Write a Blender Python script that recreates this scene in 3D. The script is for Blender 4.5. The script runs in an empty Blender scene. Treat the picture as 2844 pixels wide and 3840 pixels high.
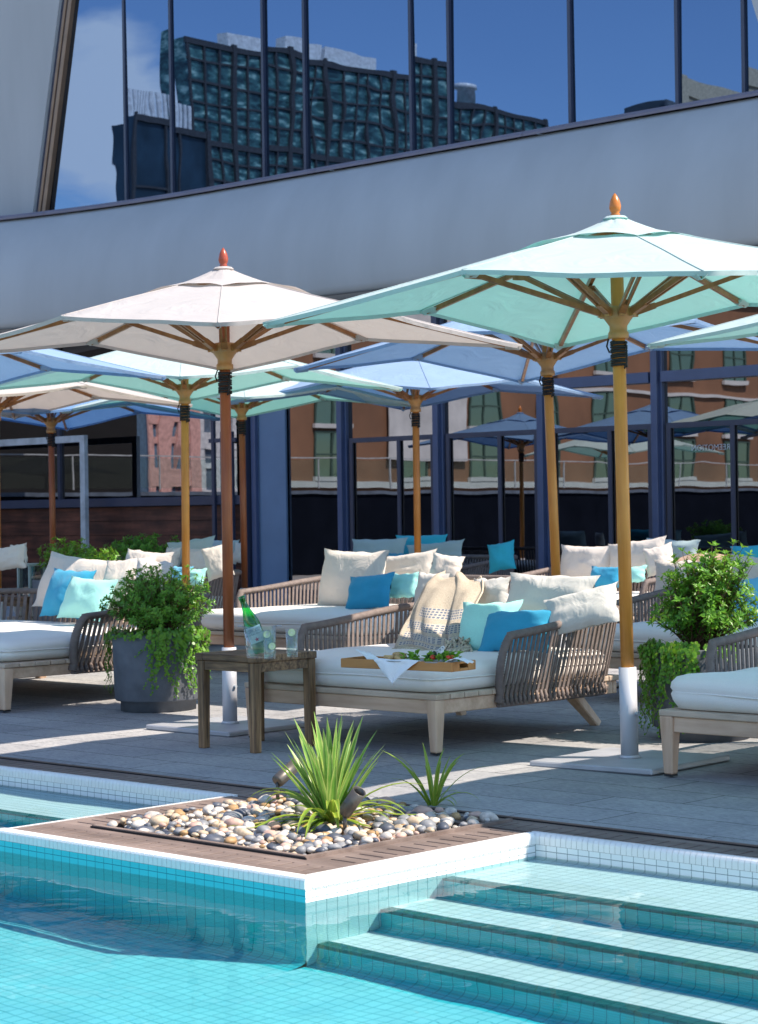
import bpy, math, random
import numpy as np
from mathutils import Vector, Matrix, noise as mnoise
random.seed(7)
sc = bpy.context.scene
col = sc.collection
R = math.radians
# ------------------------------------------------------------------ camera model (measured from the photograph)
FPX, PITCH, ROLL, YAW, HC = 7800.0, -0.00027643, -0.01467880, -0.75898817, 1.22
OX, OY = -0.26540558, 6.97647142
K = 2844.0 / 1652.0
_f = Vector((0, math.cos(PITCH), math.sin(PITCH))); _u = Vector((0, -math.sin(PITCH), math.cos(PITCH))); _r = Vector((1, 0, 0))
CR = math.cos(ROLL) * _r + math.sin(ROLL) * _u
CU = -math.sin(ROLL) * _r + math.cos(ROLL) * _u
CF = _f
CAM = Vector((0, 0, HC))
DA = Vector((math.cos(YAW), math.sin(YAW), 0)); DB = Vector((-math.sin(YAW), math.cos(YAW), 0))
ORG = Vector((OX, OY, 0))
def ray(x, y): return ((x * K - 1422) / FPX) * CR - ((y * K - 1920) / FPX) * CU + CF
def W(u, v, z=0): return ORG + u * DA + v * DB + Vector((0, 0, z))
def uv_of(p): d = p - ORG; return d.dot(DA), d.dot(DB)
def at_v(x, y, v):
    d = ray(x, y); q = ORG + v * DB; return CAM + d * ((q - CAM).dot(DB) / d.dot(DB))
def at_z(x, y, z=0):
    d = ray(x, y); return CAM + d * ((z - HC) / d.z)
def at_y(x, y, Y):
    d = ray(x, y); return CAM + d * (Y / d.y)
def dz(v): return 0.011 * max(0.0, v - 3.0)      # the terrace rises a little towards the building

# ------------------------------------------------------------------ node helpers
def new_mat(name):
    m = bpy.data.materials.new(name); m.use_nodes = True
    nt = m.node_tree; nt.nodes.clear()
    out = nt.nodes.new('ShaderNodeOutputMaterial')
    return m, nt, out
def N(nt, t, **kw):
    n = nt.nodes.new(t)
    for k, v in kw.items():
        if k in n.inputs.keys() if isinstance(k, str) else False: n.inputs[k].default_value = v
        else: setattr(n, k, v)
    return n
def L(nt, a, b): nt.links.new(a, b)
def c4(c): return (c[0], c[1], c[2], 1.0)
def coords(nt, kind='Object', scale=(1, 1, 1), rot=(0, 0, 0)):
    tc = nt.nodes.new('ShaderNodeTexCoord'); mp = nt.nodes.new('ShaderNodeMapping')
    mp.inputs['Scale'].default_value = scale; mp.inputs['Rotation'].default_value = rot
    L(nt, tc.outputs[kind], mp.inputs['Vector']); return mp.outputs['Vector']
def noise(nt, vec, scale, detail=4, rough=.55):
    n = nt.nodes.new('ShaderNodeTexNoise'); n.inputs['Scale'].default_value = scale
    n.inputs['Detail'].default_value = detail; n.inputs['Roughness'].default_value = rough
    L(nt, vec, n.inputs['Vector']); return n.outputs['Fac']
def ramp(nt, fac, stops):
    r = nt.nodes.new('ShaderNodeValToRGB'); e = r.color_ramp.elements
    while len(e) < len(stops): e.new(.5)
    for i, (p, c) in enumerate(stops): e[i].position = p; e[i].color = c4(c)
    L(nt, fac, r.inputs['Fac']); return r.outputs['Color']
def mixc(nt, fac, a, b, mode='MIX'):
    m = nt.nodes.new('ShaderNodeMix'); m.data_type = 'RGBA'; m.blend_type = mode
    for s, v in ((m.inputs['Factor'], fac), (m.inputs['A'], a), (m.inputs['B'], b)):
        s = s if True else s
    fi = [i for i in m.inputs if i.name == 'Factor' and i.type == 'VALUE'][0]
    ai = [i for i in m.inputs if i.name == 'A' and i.type == 'RGBA'][0]; bi = [i for i in m.inputs if i.name == 'B' and i.type == 'RGBA'][0]
    for s, v in ((fi, fac), (ai, a), (bi, b)):
        if isinstance(v, (int, float)): s.default_value = v
        elif isinstance(v, (tuple, list)): s.default_value = c4(v)
        else: L(nt, v, s)
    return [o for o in m.outputs if o.type == 'RGBA'][0]
def bump(nt, h, strength=.3, dist=.01):
    b = nt.nodes.new('ShaderNodeBump'); b.inputs['Strength'].default_value = strength; b.inputs['Distance'].default_value = dist
    L(nt, h, b.inputs['Height']); return b.outputs['Normal']
def principled(nt, out, colr, rough=.6, metal=0, nrm=None, spec=.5, **kw):
    p = nt.nodes.new('ShaderNodeBsdfPrincipled')
    if isinstance(colr, (tuple, list)): p.inputs['Base Color'].default_value = c4(colr)
    else: L(nt, colr, p.inputs['Base Color'])
    if isinstance(rough, (int, float)): p.inputs['Roughness'].default_value = rough
    else: L(nt, rough, p.inputs['Roughness'])
    p.inputs['Metallic'].default_value = metal; p.inputs['Specular IOR Level'].default_value = spec
    if nrm is not None: L(nt, nrm, p.inputs['Normal'])
    for k, v in kw.items(): p.inputs[k].default_value = v
    L(nt, p.outputs[0], out.inputs['Surface']); return p
def plain(name, c, rough=.6, var=.25, scale=6, metal=0, spec=.4, bs=0, bscale=60, stretch=(1, 1, 1), bd=.004):
    m, nt, out = new_mat(name); v = coords(nt, 'Object', stretch)
    f = noise(nt, v, scale, 5)
    lo = tuple(x * (1 - var) for x in c); hi = tuple(min(1, x * (1 + var)) for x in c)
    cc = ramp(nt, f, [(.3, lo), (.7, hi)])
    nr = bump(nt, noise(nt, v, bscale, 3), bs, bd) if bs else None
    principled(nt, out, cc, rough, metal, nr, spec); return m
def wood(name, c1, c2, axis='X', scale=14, rough=.5, bs=.25, blotch=.35, spec=.4):
    m, nt, out = new_mat(name); s = {'X': (.09, 1, 1), 'Y': (1, .09, 1), 'Z': (1, 1, .06)}[axis]
    v = coords(nt, 'Object', s); f = noise(nt, v, scale, 8, .65); g = noise(nt, coords(nt, 'Object'), 2.6, 3)
    a = ramp(nt, f, [(.34, c1), (.5, tuple((x + y) / 2 for x, y in zip(c1, c2))), (.66, c2)])
    b = ramp(nt, g, [(.35, (1 - blotch,) * 3), (.65, (1.0,) * 3)])
    cc = mixc(nt, 1.0, a, b, 'MULTIPLY')
    principled(nt, out, cc, rough, 0, bump(nt, noise(nt, v, scale * 3, 6), bs, .003), spec); return m
def fabric(name, c, c_trans=None, tr=0.0, weave=420, var=.08, wr=.35, wscale=7, rough=.9, bd=.02):
    m, nt, out = new_mat(name); v = coords(nt, 'Object')
    f = noise(nt, v, 3, 4); w = noise(nt, coords(nt, 'Object', (1, 1, 1)), weave, 2)
    cc = ramp(nt, f, [(.3, tuple(x * (1 - var) for x in c)), (.7, tuple(min(1, x * (1 + var)) for x in c))])
    cc = mixc(nt, .18, cc, ramp(nt, w, [(.35, tuple(x * .55 for x in c)), (.65, tuple(min(1, x * 1.15) for x in c))]))
    n1 = nt.nodes.new('ShaderNodeTexNoise'); n1.inputs['Scale'].default_value = wscale; n1.inputs['Detail'].default_value = 3; n1.inputs['Distortion'].default_value = 1.2
    L(nt, v, n1.inputs['Vector'])
    nr = bump(nt, n1.outputs['Fac'], wr, bd)
    p = principled(nt, out, cc, rough, 0, nr, .15)
    p.inputs['Sheen Weight'].default_value = .15
    if tr > 0:
        t = nt.nodes.new('ShaderNodeBsdfTranslucent'); t.inputs['Color'].default_value = c4(c_trans or c); L(nt, nr, t.inputs['Normal'])
        mx = nt.nodes.new('ShaderNodeMixShader'); mx.inputs[0].default_value = tr
        L(nt, p.outputs[0], mx.inputs[1]); L(nt, t.outputs[0], mx.inputs[2]); L(nt, mx.outputs[0], out.inputs['Surface'])
    return m
def leafmat(name, c1, c2, tr=.35, rough=.35, scale=40):
    m, nt, out = new_mat(name); f = noise(nt, coords(nt, 'Object'), scale, 2)
    g = noise(nt, coords(nt, 'Object'), 9, 2)
    mx0 = nt.nodes.new('ShaderNodeMath'); mx0.operation = 'ADD'; L(nt, f, mx0.inputs[0]); L(nt, g, mx0.inputs[1])
    hv = nt.nodes.new('ShaderNodeMath'); hv.operation = 'MULTIPLY'; hv.inputs[1].default_value = .5; L(nt, mx0.outputs[0], hv.inputs[0])
    cc = ramp(nt, hv.outputs[0], [(.38, c1), (.62, c2)])
    p = principled(nt, out, cc, rough, 0, None, .4)
    t = nt.nodes.new('ShaderNodeBsdfTranslucent'); L(nt, mixc(nt, .5, cc, (.35, .55, .05)), t.inputs['Color'])
    mx = nt.nodes.new('ShaderNodeMixShader'); mx.inputs[0].default_value = tr
    L(nt, p.outputs[0], mx.inputs[1]); L(nt, t.outputs[0], mx.inputs[2]); L(nt, mx.outputs[0], out.inputs['Surface']); return m
def thin_glass(name, tint, refl=.12, rough=0.02, top=.9):
    m, nt, out = new_mat(name)
    t = nt.nodes.new('ShaderNodeBsdfTransparent'); t.inputs['Color'].default_value = c4(tint)
    g = nt.nodes.new('ShaderNodeBsdfGlossy'); g.inputs['Roughness'].default_value = rough; g.inputs['Color'].default_value = (1, 1, 1, 1)
    lw = nt.nodes.new('ShaderNodeLayerWeight'); lw.inputs['Blend'].default_value = .35
    mp = nt.nodes.new('ShaderNodeMapRange'); mp.inputs['To Min'].default_value = refl; mp.inputs['To Max'].default_value = top
    L(nt, lw.outputs['Facing'], mp.inputs['Value'])
    mx = nt.nodes.new('ShaderNodeMixShader'); L(nt, mp.outputs[0], mx.inputs[0]); L(nt, t.outputs[0], mx.inputs[1]); L(nt, g.outputs[0], mx.inputs[2])
    L(nt, mx.outputs[0], out.inputs['Surface']); return m
def mirror_glass(name, tint, body, fac, wob=.02, wscale=.55, fine=0.0):
    """window glass: coated, so mostly a slightly wavy mirror over a dark room"""
    m, nt, out = new_mat(name); v = coords(nt, 'Object', (1, 1, .8))
    n1 = nt.nodes.new('ShaderNodeTexNoise'); n1.inputs['Scale'].default_value = wscale; n1.inputs['Detail'].default_value = 1.5; n1.inputs['Distortion'].default_value = .6
    L(nt, v, n1.inputs['Vector'])
    nr = bump(nt, n1.outputs['Fac'], 1.0, wob)
    g = nt.nodes.new('ShaderNodeBsdfGlossy'); g.inputs['Roughness'].default_value = .004; g.inputs['Color'].default_value = c4(tint); L(nt, nr, g.inputs['Normal'])
    d = nt.nodes.new('ShaderNodeBsdfDiffuse'); d.inputs['Color'].default_value = c4(body)
    mx = nt.nodes.new('ShaderNodeMixShader'); mx.inputs[0].default_value = fac
    L(nt, d.outputs[0], mx.inputs[1]); L(nt, g.outputs[0], mx.inputs[2]); L(nt, mx.outputs[0], out.inputs['Surface']); return m

# ------------------------------------------------------------------ mesh builder
class MB:
    def __init__(s): s.v = []; s.f = []; s.m = []; s.uv = []; s.sm = []
    def add(s, vs, fs, mi=0, uvs=None, smooth=False):
        b = len(s.v); s.v += [tuple(x) for x in vs]
        for i, f in enumerate(fs):
            s.f.append(tuple(b + k for k in f)); s.m.append(mi); s.sm.append(smooth)
            s.uv.append(uvs[i] if uvs else None)
    def box(s, a, b, mi=0, xf=None):
        x0, y0, z0 = a; x1, y1, z1 = b
        v = [Vector((x, y, z)) for z in (z0, z1) for y in (y0, y1) for x in (x0, x1)]
        if xf is not None: v = [xf @ q for q in v]
        s.add(v, [(0, 2, 3, 1), (4, 5, 7, 6), (0, 1, 5, 4), (2, 6, 7, 3), (0, 4, 6, 2), (1, 3, 7, 5)], mi)
    def beam(s, p, q, w, h, mi=0, up=Vector((0, 0, 1)), w2=None, h2=None):
        p = Vector(p); q = Vector(q); d = (q - p).normalized(); x = d.cross(up)
        if x.length < 1e-4: x = d.cross(Vector((1, 0, 0)))
        x.normalize(); y = x.cross(d); w2 = w if w2 is None else w2; h2 = h if h2 is None else h2
        vs = [p + x * a * w / 2 + y * b * h / 2 for a, b in ((-1, -1), (1, -1), (1, 1), (-1, 1))] + [q + x * a * w2 / 2 + y * b * h2 / 2 for a, b in ((-1, -1), (1, -1), (1, 1), (-1, 1))]
        s.add(vs, [(3, 2, 1, 0), (4, 5, 6, 7), (0, 1, 5, 4), (1, 2, 6, 5), (2, 3, 7, 6), (3, 0, 4, 7)], mi)
    def tube(s, pts, r, n=8, mi=0, caps=True, smooth=True):
        pts = [Vector(p) for p in pts]; rs = r if isinstance(r, (list, tuple)) else [r] * len(pts)
        vs = []; prev = None
        for i, p in enumerate(pts):
            d = (pts[min(i + 1, len(pts) - 1)] - pts[max(i - 1, 0)]); d = d.normalized() if d.length > 1e-9 else Vector((0, 0, 1))
            if prev is None:
                x = d.cross(Vector((0, 0, 1)));
                if x.length < 1e-3: x = d.cross(Vector((0, 1, 0)))
            else: x = prev - d * prev.dot(d)
            x.normalize(); prev = x; y = d.cross(x)
            for k in range(n):
                a = 2 * math.pi * k / n; vs.append(p + (x * math.cos(a) + y * math.sin(a)) * rs[i])
        fs = []
        for i in range(len(pts) - 1):
            for k in range(n): fs.append((i * n + k, i * n + (k + 1) % n, (i + 1) * n + (k + 1) % n, (i + 1) * n + k))
        s.add(vs, fs, mi, None, smooth)
        if caps:
            b = len(s.v) - len(vs)
            s.f.append(tuple(b + k for k in range(n))[::-1]); s.m.append(mi); s.uv.append(None); s.sm.append(False)
            e = b + (len(pts) - 1) * n
            s.f.append(tuple(e + k for k in range(n))); s.m.append(mi); s.uv.append(None); s.sm.append(False)
    def lathe(s, prof, n=24, mi=0, c=(0, 0, 0), smooth=True, xf=None):
        vs = []
        for r, z in prof:
            for k in range(n):
                a = 2 * math.pi * k / n; p = Vector((c[0] + r * math.cos(a), c[1] + r * math.sin(a), c[2] + z)); vs.append(xf @ p if xf is not None else p)
        fs = [(i * n + k, i * n + (k + 1) % n, (i + 1) * n + (k + 1) % n, (i + 1) * n + k) for i in range(len(prof) - 1) for k in range(n)]
        s.add(vs, fs, mi, None, smooth)
    def grid(s, fn, nu, nv, mi=0, smooth=True, uvs=True):
        vs = [fn(i / nu, j / nv) for j in range(nv + 1) for i in range(nu + 1)]
        fs = []; us = []
        for j in range(nv):
            for i in range(nu):
                a = j * (nu + 1) + i; fs.append((a, a + 1, a + nu + 2, a + nu + 1))
                us.append([(i / nu, j / nv), ((i + 1) / nu, j / nv), ((i + 1) / nu, (j + 1) / nv), (i / nu, (j + 1) / nv)])
        s.add(vs, fs, mi, us if uvs else None, smooth)
    def leaf(s, p, d, up, l, w, mi=0, fold=.25):
        d = Vector(d).normalized(); x = d.cross(Vector(up))
        if x.length < 1e-3: x = d.cross(Vector((1, .3, 0)))
        x.normalize(); n = x.cross(d); p = Vector(p)
        a = p; b = p + d * l * .45 + x * w / 2 + n * w * fold; c = p + d * l - n * l * .08; e = p + d * l * .45 - x * w / 2 + n * w * fold; m = p + d * l * .5
        s.add([a, b, c, e, m], [(0, 1, 4), (1, 2, 4), (0, 4, 3), (4, 2, 3)], mi)
    def build(s, name, mats, parent=None, loc=None, rotz=None, bevel=0, bseg=1, smooth_all=False, recalc=False):
        me = bpy.data.meshes.new(name); me.from_pydata(s.v, [], s.f)
        if not isinstance(mats, (list, tuple)): mats = [mats]
        for m in mats: me.materials.append(m)
        me.polygons.foreach_set('material_index', s.m)
        me.polygons.foreach_set('use_smooth', [True] * len(s.f) if smooth_all else s.sm)
        if any(u is not None for u in s.uv):
            ul = me.uv_layers.new(name='UVMap'); i = 0
            for p, u in zip(me.polygons, s.uv):
                for k, li in enumerate(p.loop_indices): ul.data[li].uv = u[k] if u is not None and k < len(u) else (0, 0)
        me.update()
        if recalc:
            import bmesh
            b = bmesh.new(); b.from_mesh(me); bmesh.ops.recalc_face_normals(b, faces=b.faces); b.to_mesh(me); b.free()
        o = bpy.data.objects.new(name, me); col.objects.link(o)
        if parent is not None: o.parent = parent
        if loc is not None: o.location = loc
        if rotz is not None: o.rotation_euler = (0, 0, rotz)
        if bevel:
            md = o.modifiers.new('Bevel', 'BEVEL'); md.width = bevel; md.segments = bseg; md.limit_method = 'ANGLE'
        return o
def tag(o, label=None, cat=None, group=None, kind=None):
    if label: o['label'] = label
    if cat: o['category'] = cat
    if group: o['group'] = group
    if kind: o['kind'] = kind
    return o
def thing(name, label, cat, loc, rotz=0, group=None):
    o = bpy.data.objects.new(name, None); col.objects.link(o); o.empty_display_size = .1
    o.location = loc; o.rotation_euler = (0, 0, rotz); return tag(o, label, cat, group)
def site(o):                       # mesh written in terrace coordinates (u, v, z)
    o.location = ORG; o.rotation_euler = (0, 0, YAW); return o
def kids(o): return [c for c in bpy.data.objects if c.parent == o]
def copy_tree(o, parent=None):
    c = o.copy(); col.objects.link(c)
    if parent is not None: c.parent = parent
    for ch in kids(o): copy_tree(ch, c)
    return c
def smoothstep(t): t = max(0, min(1, t)); return t * t * (3 - 2 * t)

def text_mesh(body, size, mat, parent, loc, rot, scale=(1, 1, 1)):
    cu = bpy.data.curves.new('lettering_curve', 'FONT'); cu.body = body; cu.size = size; cu.align_x = 'CENTER'
    tmp = bpy.data.objects.new('lettering_curve', cu); col.objects.link(tmp); bpy.context.view_layer.update()
    me = bpy.data.meshes.new_from_object(tmp.evaluated_get(bpy.context.evaluated_depsgraph_get())); bpy.data.objects.remove(tmp)
    me.materials.clear(); me.materials.append(mat); o = bpy.data.objects.new('lettering', me); col.objects.link(o); o.parent = parent; o.location = loc; o.rotation_euler = rot; o.scale = scale; return o

# ------------------------------------------------------------------ materials
M = {}
def stone():
    m, nt, out = new_mat('stone_paving'); v = coords(nt, 'Object')
    br = nt.nodes.new('ShaderNodeTexBrick'); br.offset = .37; br.inputs['Scale'].default_value = 1
    br.inputs['Brick Width'].default_value = .93; br.inputs['Row Height'].default_value = .31; br.inputs['Mortar Size'].default_value = .0028; br.inputs['Mortar Smooth'].default_value = .0; br.inputs['Bias'].default_value = 0
    br.inputs['Color1'].default_value = (.80, .80, .80, 1); br.inputs['Color2'].default_value = (1.0, 1.0, 1.0, 1); br.inputs['Mortar'].default_value = (.03, .03, .03, 1)
    L(nt, v, br.inputs['Vector'])
    big = noise(nt, v, 1.6, 6, .7); fine = noise(nt, coords(nt, 'Object', (1, 3.2, 1), (0, 0, .5)), 26, 8, .72)
    c1 = ramp(nt, fine, [(.28, (.15, .152, .16)), (.45, (.325, .328, .34)), (.6, (.42, .42, .425)), (.8, (.57, .565, .56))])
    c2 = ramp(nt, big, [(.3, (.70, .70, .72)), (.62, (1.06, 1.04, 1.0))])
    cc = mixc(nt, 1, mixc(nt, 1, c1, c2, 'MULTIPLY'), br.outputs['Color'], 'MULTIPLY')
    principled(nt, out, cc, .72, 0, bump(nt, fine, .45, .004), .3); return m
M['stone'] = stone()
def tile(name, c, grout, w=.0508, hgt=.0508, ms=.0022, rough=.2):
    m, nt, out = new_mat(name); tc = nt.nodes.new('ShaderNodeTexCoord')
    br = nt.nodes.new('ShaderNodeTexBrick'); br.offset = 0; br.inputs['Scale'].default_value = 1
    br.inputs['Brick Width'].default_value = w; br.inputs['Row Height'].default_value = hgt; br.inputs['Mortar Size'].default_value = ms; br.inputs['Mortar Smooth'].default_value = .3
    br.inputs['Color1'].default_value = c4(c); br.inputs['Color2'].default_value = c4(tuple(x * .94 for x in c)); br.inputs['Mortar'].default_value = c4(grout)
    L(nt, tc.outputs['UV'], br.inputs['Vector'])
    principled(nt, out, br.outputs['Color'], rough, 0, None, .5); return m
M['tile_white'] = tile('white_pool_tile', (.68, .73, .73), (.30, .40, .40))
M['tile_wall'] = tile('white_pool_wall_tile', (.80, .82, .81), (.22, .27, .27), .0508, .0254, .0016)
M['tile_aqua'] = tile('aqua_pool_floor_tile', (.23, .66, .71), (.06, .36, .42))  # white floor tile, the deep water's teal tint painted into its colour
M['tile_aqua_wall'] = tile('aqua_pool_wall_tile', (.045, .58, .635), (.015, .24, .29), .0508, .0254, .0018)  # white tile in shade: teal shade and water bounce painted into the colour
M['tile_trim'] = tile('dark_green_trim_tile', (.022, .13, .135), (.012, .06, .07))
M['coping'] = plain('white_glazed_coping', (.80, .78, .75), .25, .04, 20)
M['grout'] = plain('grout', (.30, .28, .27), .9)
M['grate'] = wood('grey_brown_composite_deck', (.15, .105, .085), (.28, .21, .175), 'X', 9, .65)
M['gap'] = plain('dark_gap', (.02, .018, .018), .9)
M['rail_teak'] = wood('weathered_teak', (.54, .34, .225), (.78, .56, .40), 'X', 12, .6, .2, .2)
M['slat_teak'] = wood('grey_weathered_teak', (.42, .31, .225), (.66, .52, .40), 'X', 12, .65, .2, .25)
M['leg_teak'] = wood('weathered_teak_leg', (.54, .34, .225), (.78, .56, .40), 'Z', 12, .6, .2, .2)
M['table_wood'] = wood('dark_aged_table_wood', (.075, .034, .017), (.47, .27, .135), 'X', 42, .5, .5, .5)
M['table_leg'] = wood('dark_aged_table_leg_wood', (.07, .034, .017), (.46, .265, .13), 'Z', 42, .5, .5, .5)
M['tray_wood'] = wood('honey_tray_wood', (.42, .17, .045), (.60, .28, .085), 'X', 10, .4, .15, .2)
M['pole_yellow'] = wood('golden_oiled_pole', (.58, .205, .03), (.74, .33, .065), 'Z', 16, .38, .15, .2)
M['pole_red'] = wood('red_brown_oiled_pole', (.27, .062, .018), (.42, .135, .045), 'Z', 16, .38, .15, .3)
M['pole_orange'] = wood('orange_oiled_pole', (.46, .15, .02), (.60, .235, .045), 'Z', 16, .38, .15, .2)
M['rib'] = wood('brown_rib_wood', (.25, .095, .03), (.40, .18, .06), 'Z', 20, .35, .1, .2)
M['hub'] = plain('tan_moulded_hub', (.45, .23, .075), .35, .25, 9, spec=.5)
M['finial_orange'] = wood('orange_finial', (.45, .13, .02), (.58, .21, .04), 'Z', 20, .25, .1, .2)
M['finial_red'] = wood('red_finial', (.30, .05, .025), (.42, .10, .05), 'Z', 20, .25, .1, .2)
M['cord'] = plain('black_cord', (.018, .018, .02), .7, .3, 80)
M['steel'] = plain('brushed_steel', (.50, .51, .55), .5, .08, 8, metal=.25, stretch=(1, 1, .1))
M['plate'] = plain('grey_steel_plate', (.42, .43, .46), .45, .12, 5, metal=.3)
M['canopy_beige'] = fabric('beige_canvas', (.56, .525, .50), (.50, .44, .39), .30, 300, .04, .6, 3.5, .9, .03)
M['canopy_mint'] = fabric('mint_canvas', (.56, .68, .67), (.18, .49, .43), .34, 300, .04, .6, 3.5, .9, .03)
M['canopy_blue'] = fabric('blue_canvas', (.29, .43, .62), (.13, .26, .47), .30, 300, .05, .6, 3.5, .9, .03)
M['canopy_navy'] = fabric('deep_blue_canvas', (.17, .32, .56), (.06, .17, .42), .30, 300, .05, .6, 3.5, .9, .03)
M['rope'] = plain('brown_rope_strap', (.17, .135, .122), .8, .2, 30, bs=.5, bscale=220)
M['mattress'] = fabric('ivory_mattress', (.78, .745, .70), None, 0, 500, .03, .22, 2.2, .75)
M['sand'] = fabric('sand_linen', (.64, .57, .50), None, 0, 330, .05, .55, 7, .9, .025)
M['grey'] = fabric('stone_grey_linen', (.55, .53, .50), None, 0, 330, .05, .55, 7, .9, .025)
M['slate'] = fabric('slate_green_cloth', (.36, .46, .46), None, 0, 330, .05, .4, 6)
M['blue'] = fabric('bright_blue_velvet', (.035, .295, .47), None, 0, 300, .12, .4, 6)
M['skyblue'] = fabric('sky_blue_cloth', (.14, .46, .68), None, 0, 300, .08, .4, 6)
M['mint'] = fabric('mint_cloth', (.36, .74, .66), None, 0, 300, .05, .4, 6)
M['teal'] = fabric('teal_cloth', (.04, .42, .52), None, 0, 300, .08, .4, 6)
M['tan'] = fabric('tan_knit', (.45, .30, .21), None, 0, 260, .1, .8, 9)
M['white_cloth'] = fabric('white_napkin', (.84, .84, .86), None, 0, 400, .02, .3, 6)
M['stucco'] = plain('white_building_stucco', (.37, .385, .395), .75, .07, 1.6, bs=.15, bscale=25, stretch=(1, 1, .22))
M['dark_metal'] = plain('navy_black_aluminium', (.035, .042, .075), .35, .1, 4, spec=.5)
M['navy_metal'] = plain('navy_aluminium', (.06, .085, .17), .35, .1, 4, spec=.5)
M['ledge'] = plain('grey_purple_ledge', (.155, .145, .185), .45, .1, 3)
M['bronze'] = plain('bronze_strip', (.24, .155, .10), .4, .15, 4, metal=.4)
M['soffit'] = plain('dark_soffit', (.12, .12, .135), .8)
M['timber'] = wood('dark_red_timber_cladding', (.05, .016, .010), (.17, .055, .032), 'X', 14, .5, .3, .5)
M['glass_up'] = mirror_glass('blue_coated_glass', (.12, .175, .275), (.006, .012, .03), .93, .0034, .5)
M['glass_low'] = mirror_glass('dark_lobby_glass', (.27, .27, .285), (.004, .006, .010), .88, .0016, .8)
M['pot'] = plain('charcoal_pot', (.105, .115, .135), .7, .2, 9, bs=.3, bscale=120)
M['soil'] = plain('dark_soil', (.035, .022, .016), .95, .4, 60, bs=.9, bscale=90, bd=.02)
M['leaf'] = leafmat('glossy_leaf', (.045, .165, .02), (.17, .41, .05))
M['leaf_bright'] = leafmat('bright_leaf', (.05, .16, .012), (.16, .36, .035))
M['leaf_trail'] = leafmat('lime_creeper_leaf', (.045, .19, .018), (.20, .40, .03), .4)
M['stem'] = plain('brown_stem', (.10, .055, .03), .8)
M['stem_green'] = plain('green_stem', (.16, .20, .05), .7)
def blade_mat(name, mid, edge, base):
    m, nt, out = new_mat(name); tc = nt.nodes.new('ShaderNodeTexCoord'); sp = nt.nodes.new('ShaderNodeSeparateXYZ'); L(nt, tc.outputs['UV'], sp.inputs[0])
    st = ramp(nt, sp.outputs['X'], [(0, edge), (.14, edge), (.24, mid), (.5, tuple(x * 1.25 for x in mid)), (.76, mid), (.86, edge), (1, edge)])
    cc = mixc(nt, .35, st, ramp(nt, noise(nt, coords(nt, 'Object'), 14, 3), [(.3, base), (.7, edge)]))
    p = principled(nt, out, cc, .35, 0, None, .45)
    t = nt.nodes.new('ShaderNodeBsdfTranslucent'); L(nt, cc, t.inputs['Color']); mx = nt.nodes.new('ShaderNodeMixShader'); mx.inputs[0].default_value = .35
    L(nt, p.outputs[0], mx.inputs[1]); L(nt, t.outputs[0], mx.inputs[2]); L(nt, mx.outputs[0], out.inputs['Surface']); return m
M['blade'] = blade_mat('striped_blade', (.14, .34, .05), (.52, .60, .18), (.09, .24, .03))
M['blade_low'] = blade_mat('arching_blade', (.17, .30, .03), (.42, .48, .07), (.10, .2, .02))
M['blade_dry'] = blade_mat('dry_blade', (.40, .22, .07), (.48, .33, .12), (.3, .12, .04))
M['lamp'] = plain('bronze_grey_fitting', (.13, .115, .10), .4, .2, 6, metal=.6)
M['lamp_in'] = plain('lamp_lens', (.03, .03, .035), .15)
M['clear'] = thin_glass('clear_glass', (.95, .975, .97), .03, .02, .55)
M['drink'] = thin_glass('iced_water', (.90, .95, .93), .02, .1, .2)
M['ice'] = thin_glass('ice', (.90, .95, .95), .06, .08, .45)
M['bottle'] = thin_glass('green_bottle_glass', (.05, .60, .09), .04, .02, .5)
M['label'] = plain('pale_green_label', (.62, .80, .74), .5, .03)
M['ink'] = plain('dark_green_ink', (.03, .12, .10), .6, .05)
M['red'] = plain('red_star', (.55, .03, .05), .5)
M['lime_skin'] = plain('lime_skin', (.06, .20, .02), .4); M['lime'] = plain('lime_flesh', (.62, .74, .40), .4, .12, 60)
M['plateware'] = plain('grey_plate', (.33, .33, .34), .4)
M['bread'] = plain('toasted_bread', (.52, .33, .15), .8, .35, 40, bs=.7, bscale=60)
M['lettuce'] = leafmat('lettuce', (.10, .28, .02), (.28, .48, .06), .3)
M['tomato'] = plain('tomato', (.55, .04, .02), .25); M['cucumber'] = plain('cucumber', (.025, .05, .02), .3); M['onion'] = plain('pale_slices', (.70, .68, .66), .4)
M['white_plastic'] = plain('white_paint', (.75, .75, .75), .4)
M['pale_steel'] = plain('pale_grey_paint', (.40, .43, .46), .4)
M['concrete'] = plain('pale_concrete', (.55, .56, .58), .8, .1, 2)
M['navy_wall'] = plain('dark_blue_wall', (.006, .008, .014), .9, .2, 2, spec=0)

# ------------------------------------------------------------------ setting: ground, deck, pool
b = MB(); b.add([(-300, -300, -1.6), (300, -300, -1.6), (300, 300, -1.6), (-300, 300, -1.6)], [(0, 1, 2, 3)])
tag(b.build('ground', plain('street_ground', (.16, .15, .145), .9, .2, .3)), kind='structure')
PV = 1.218; DKV = 1.462; PU = -1.72
b = MB()
def deckquad(u0, u1, v0, v1):
    b.add([(u0, v0, dz(v0)), (u1, v0, dz(v0)), (u1, v1, dz(v1)), (u0, v1, dz(v1))], [(0, 1, 2, 3)])
for a, c in ((DKV, 3.0), (3.0, 13.6)): deckquad(-24, 12, a, c)
b.add([(-24, DKV, 0), (12, DKV, 0), (12, DKV, -.5), (-24, DKV, -.5)], [(0, 3, 2, 1)])
tag(site(b.build('stone_terrace', M['stone'])), kind='structure')
b = MB(); b.box((3.95, -9, -.5), (12, DKV - .02, -.004)); b.box((-24, -9, -.5), (3.945, -4.25, -.004)); b.box((-24, -4.245, -.5), (-9.05, DKV - .02, -.004))
tag(site(b.build('pool_surround', M['stone'])), kind='structure')

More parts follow.
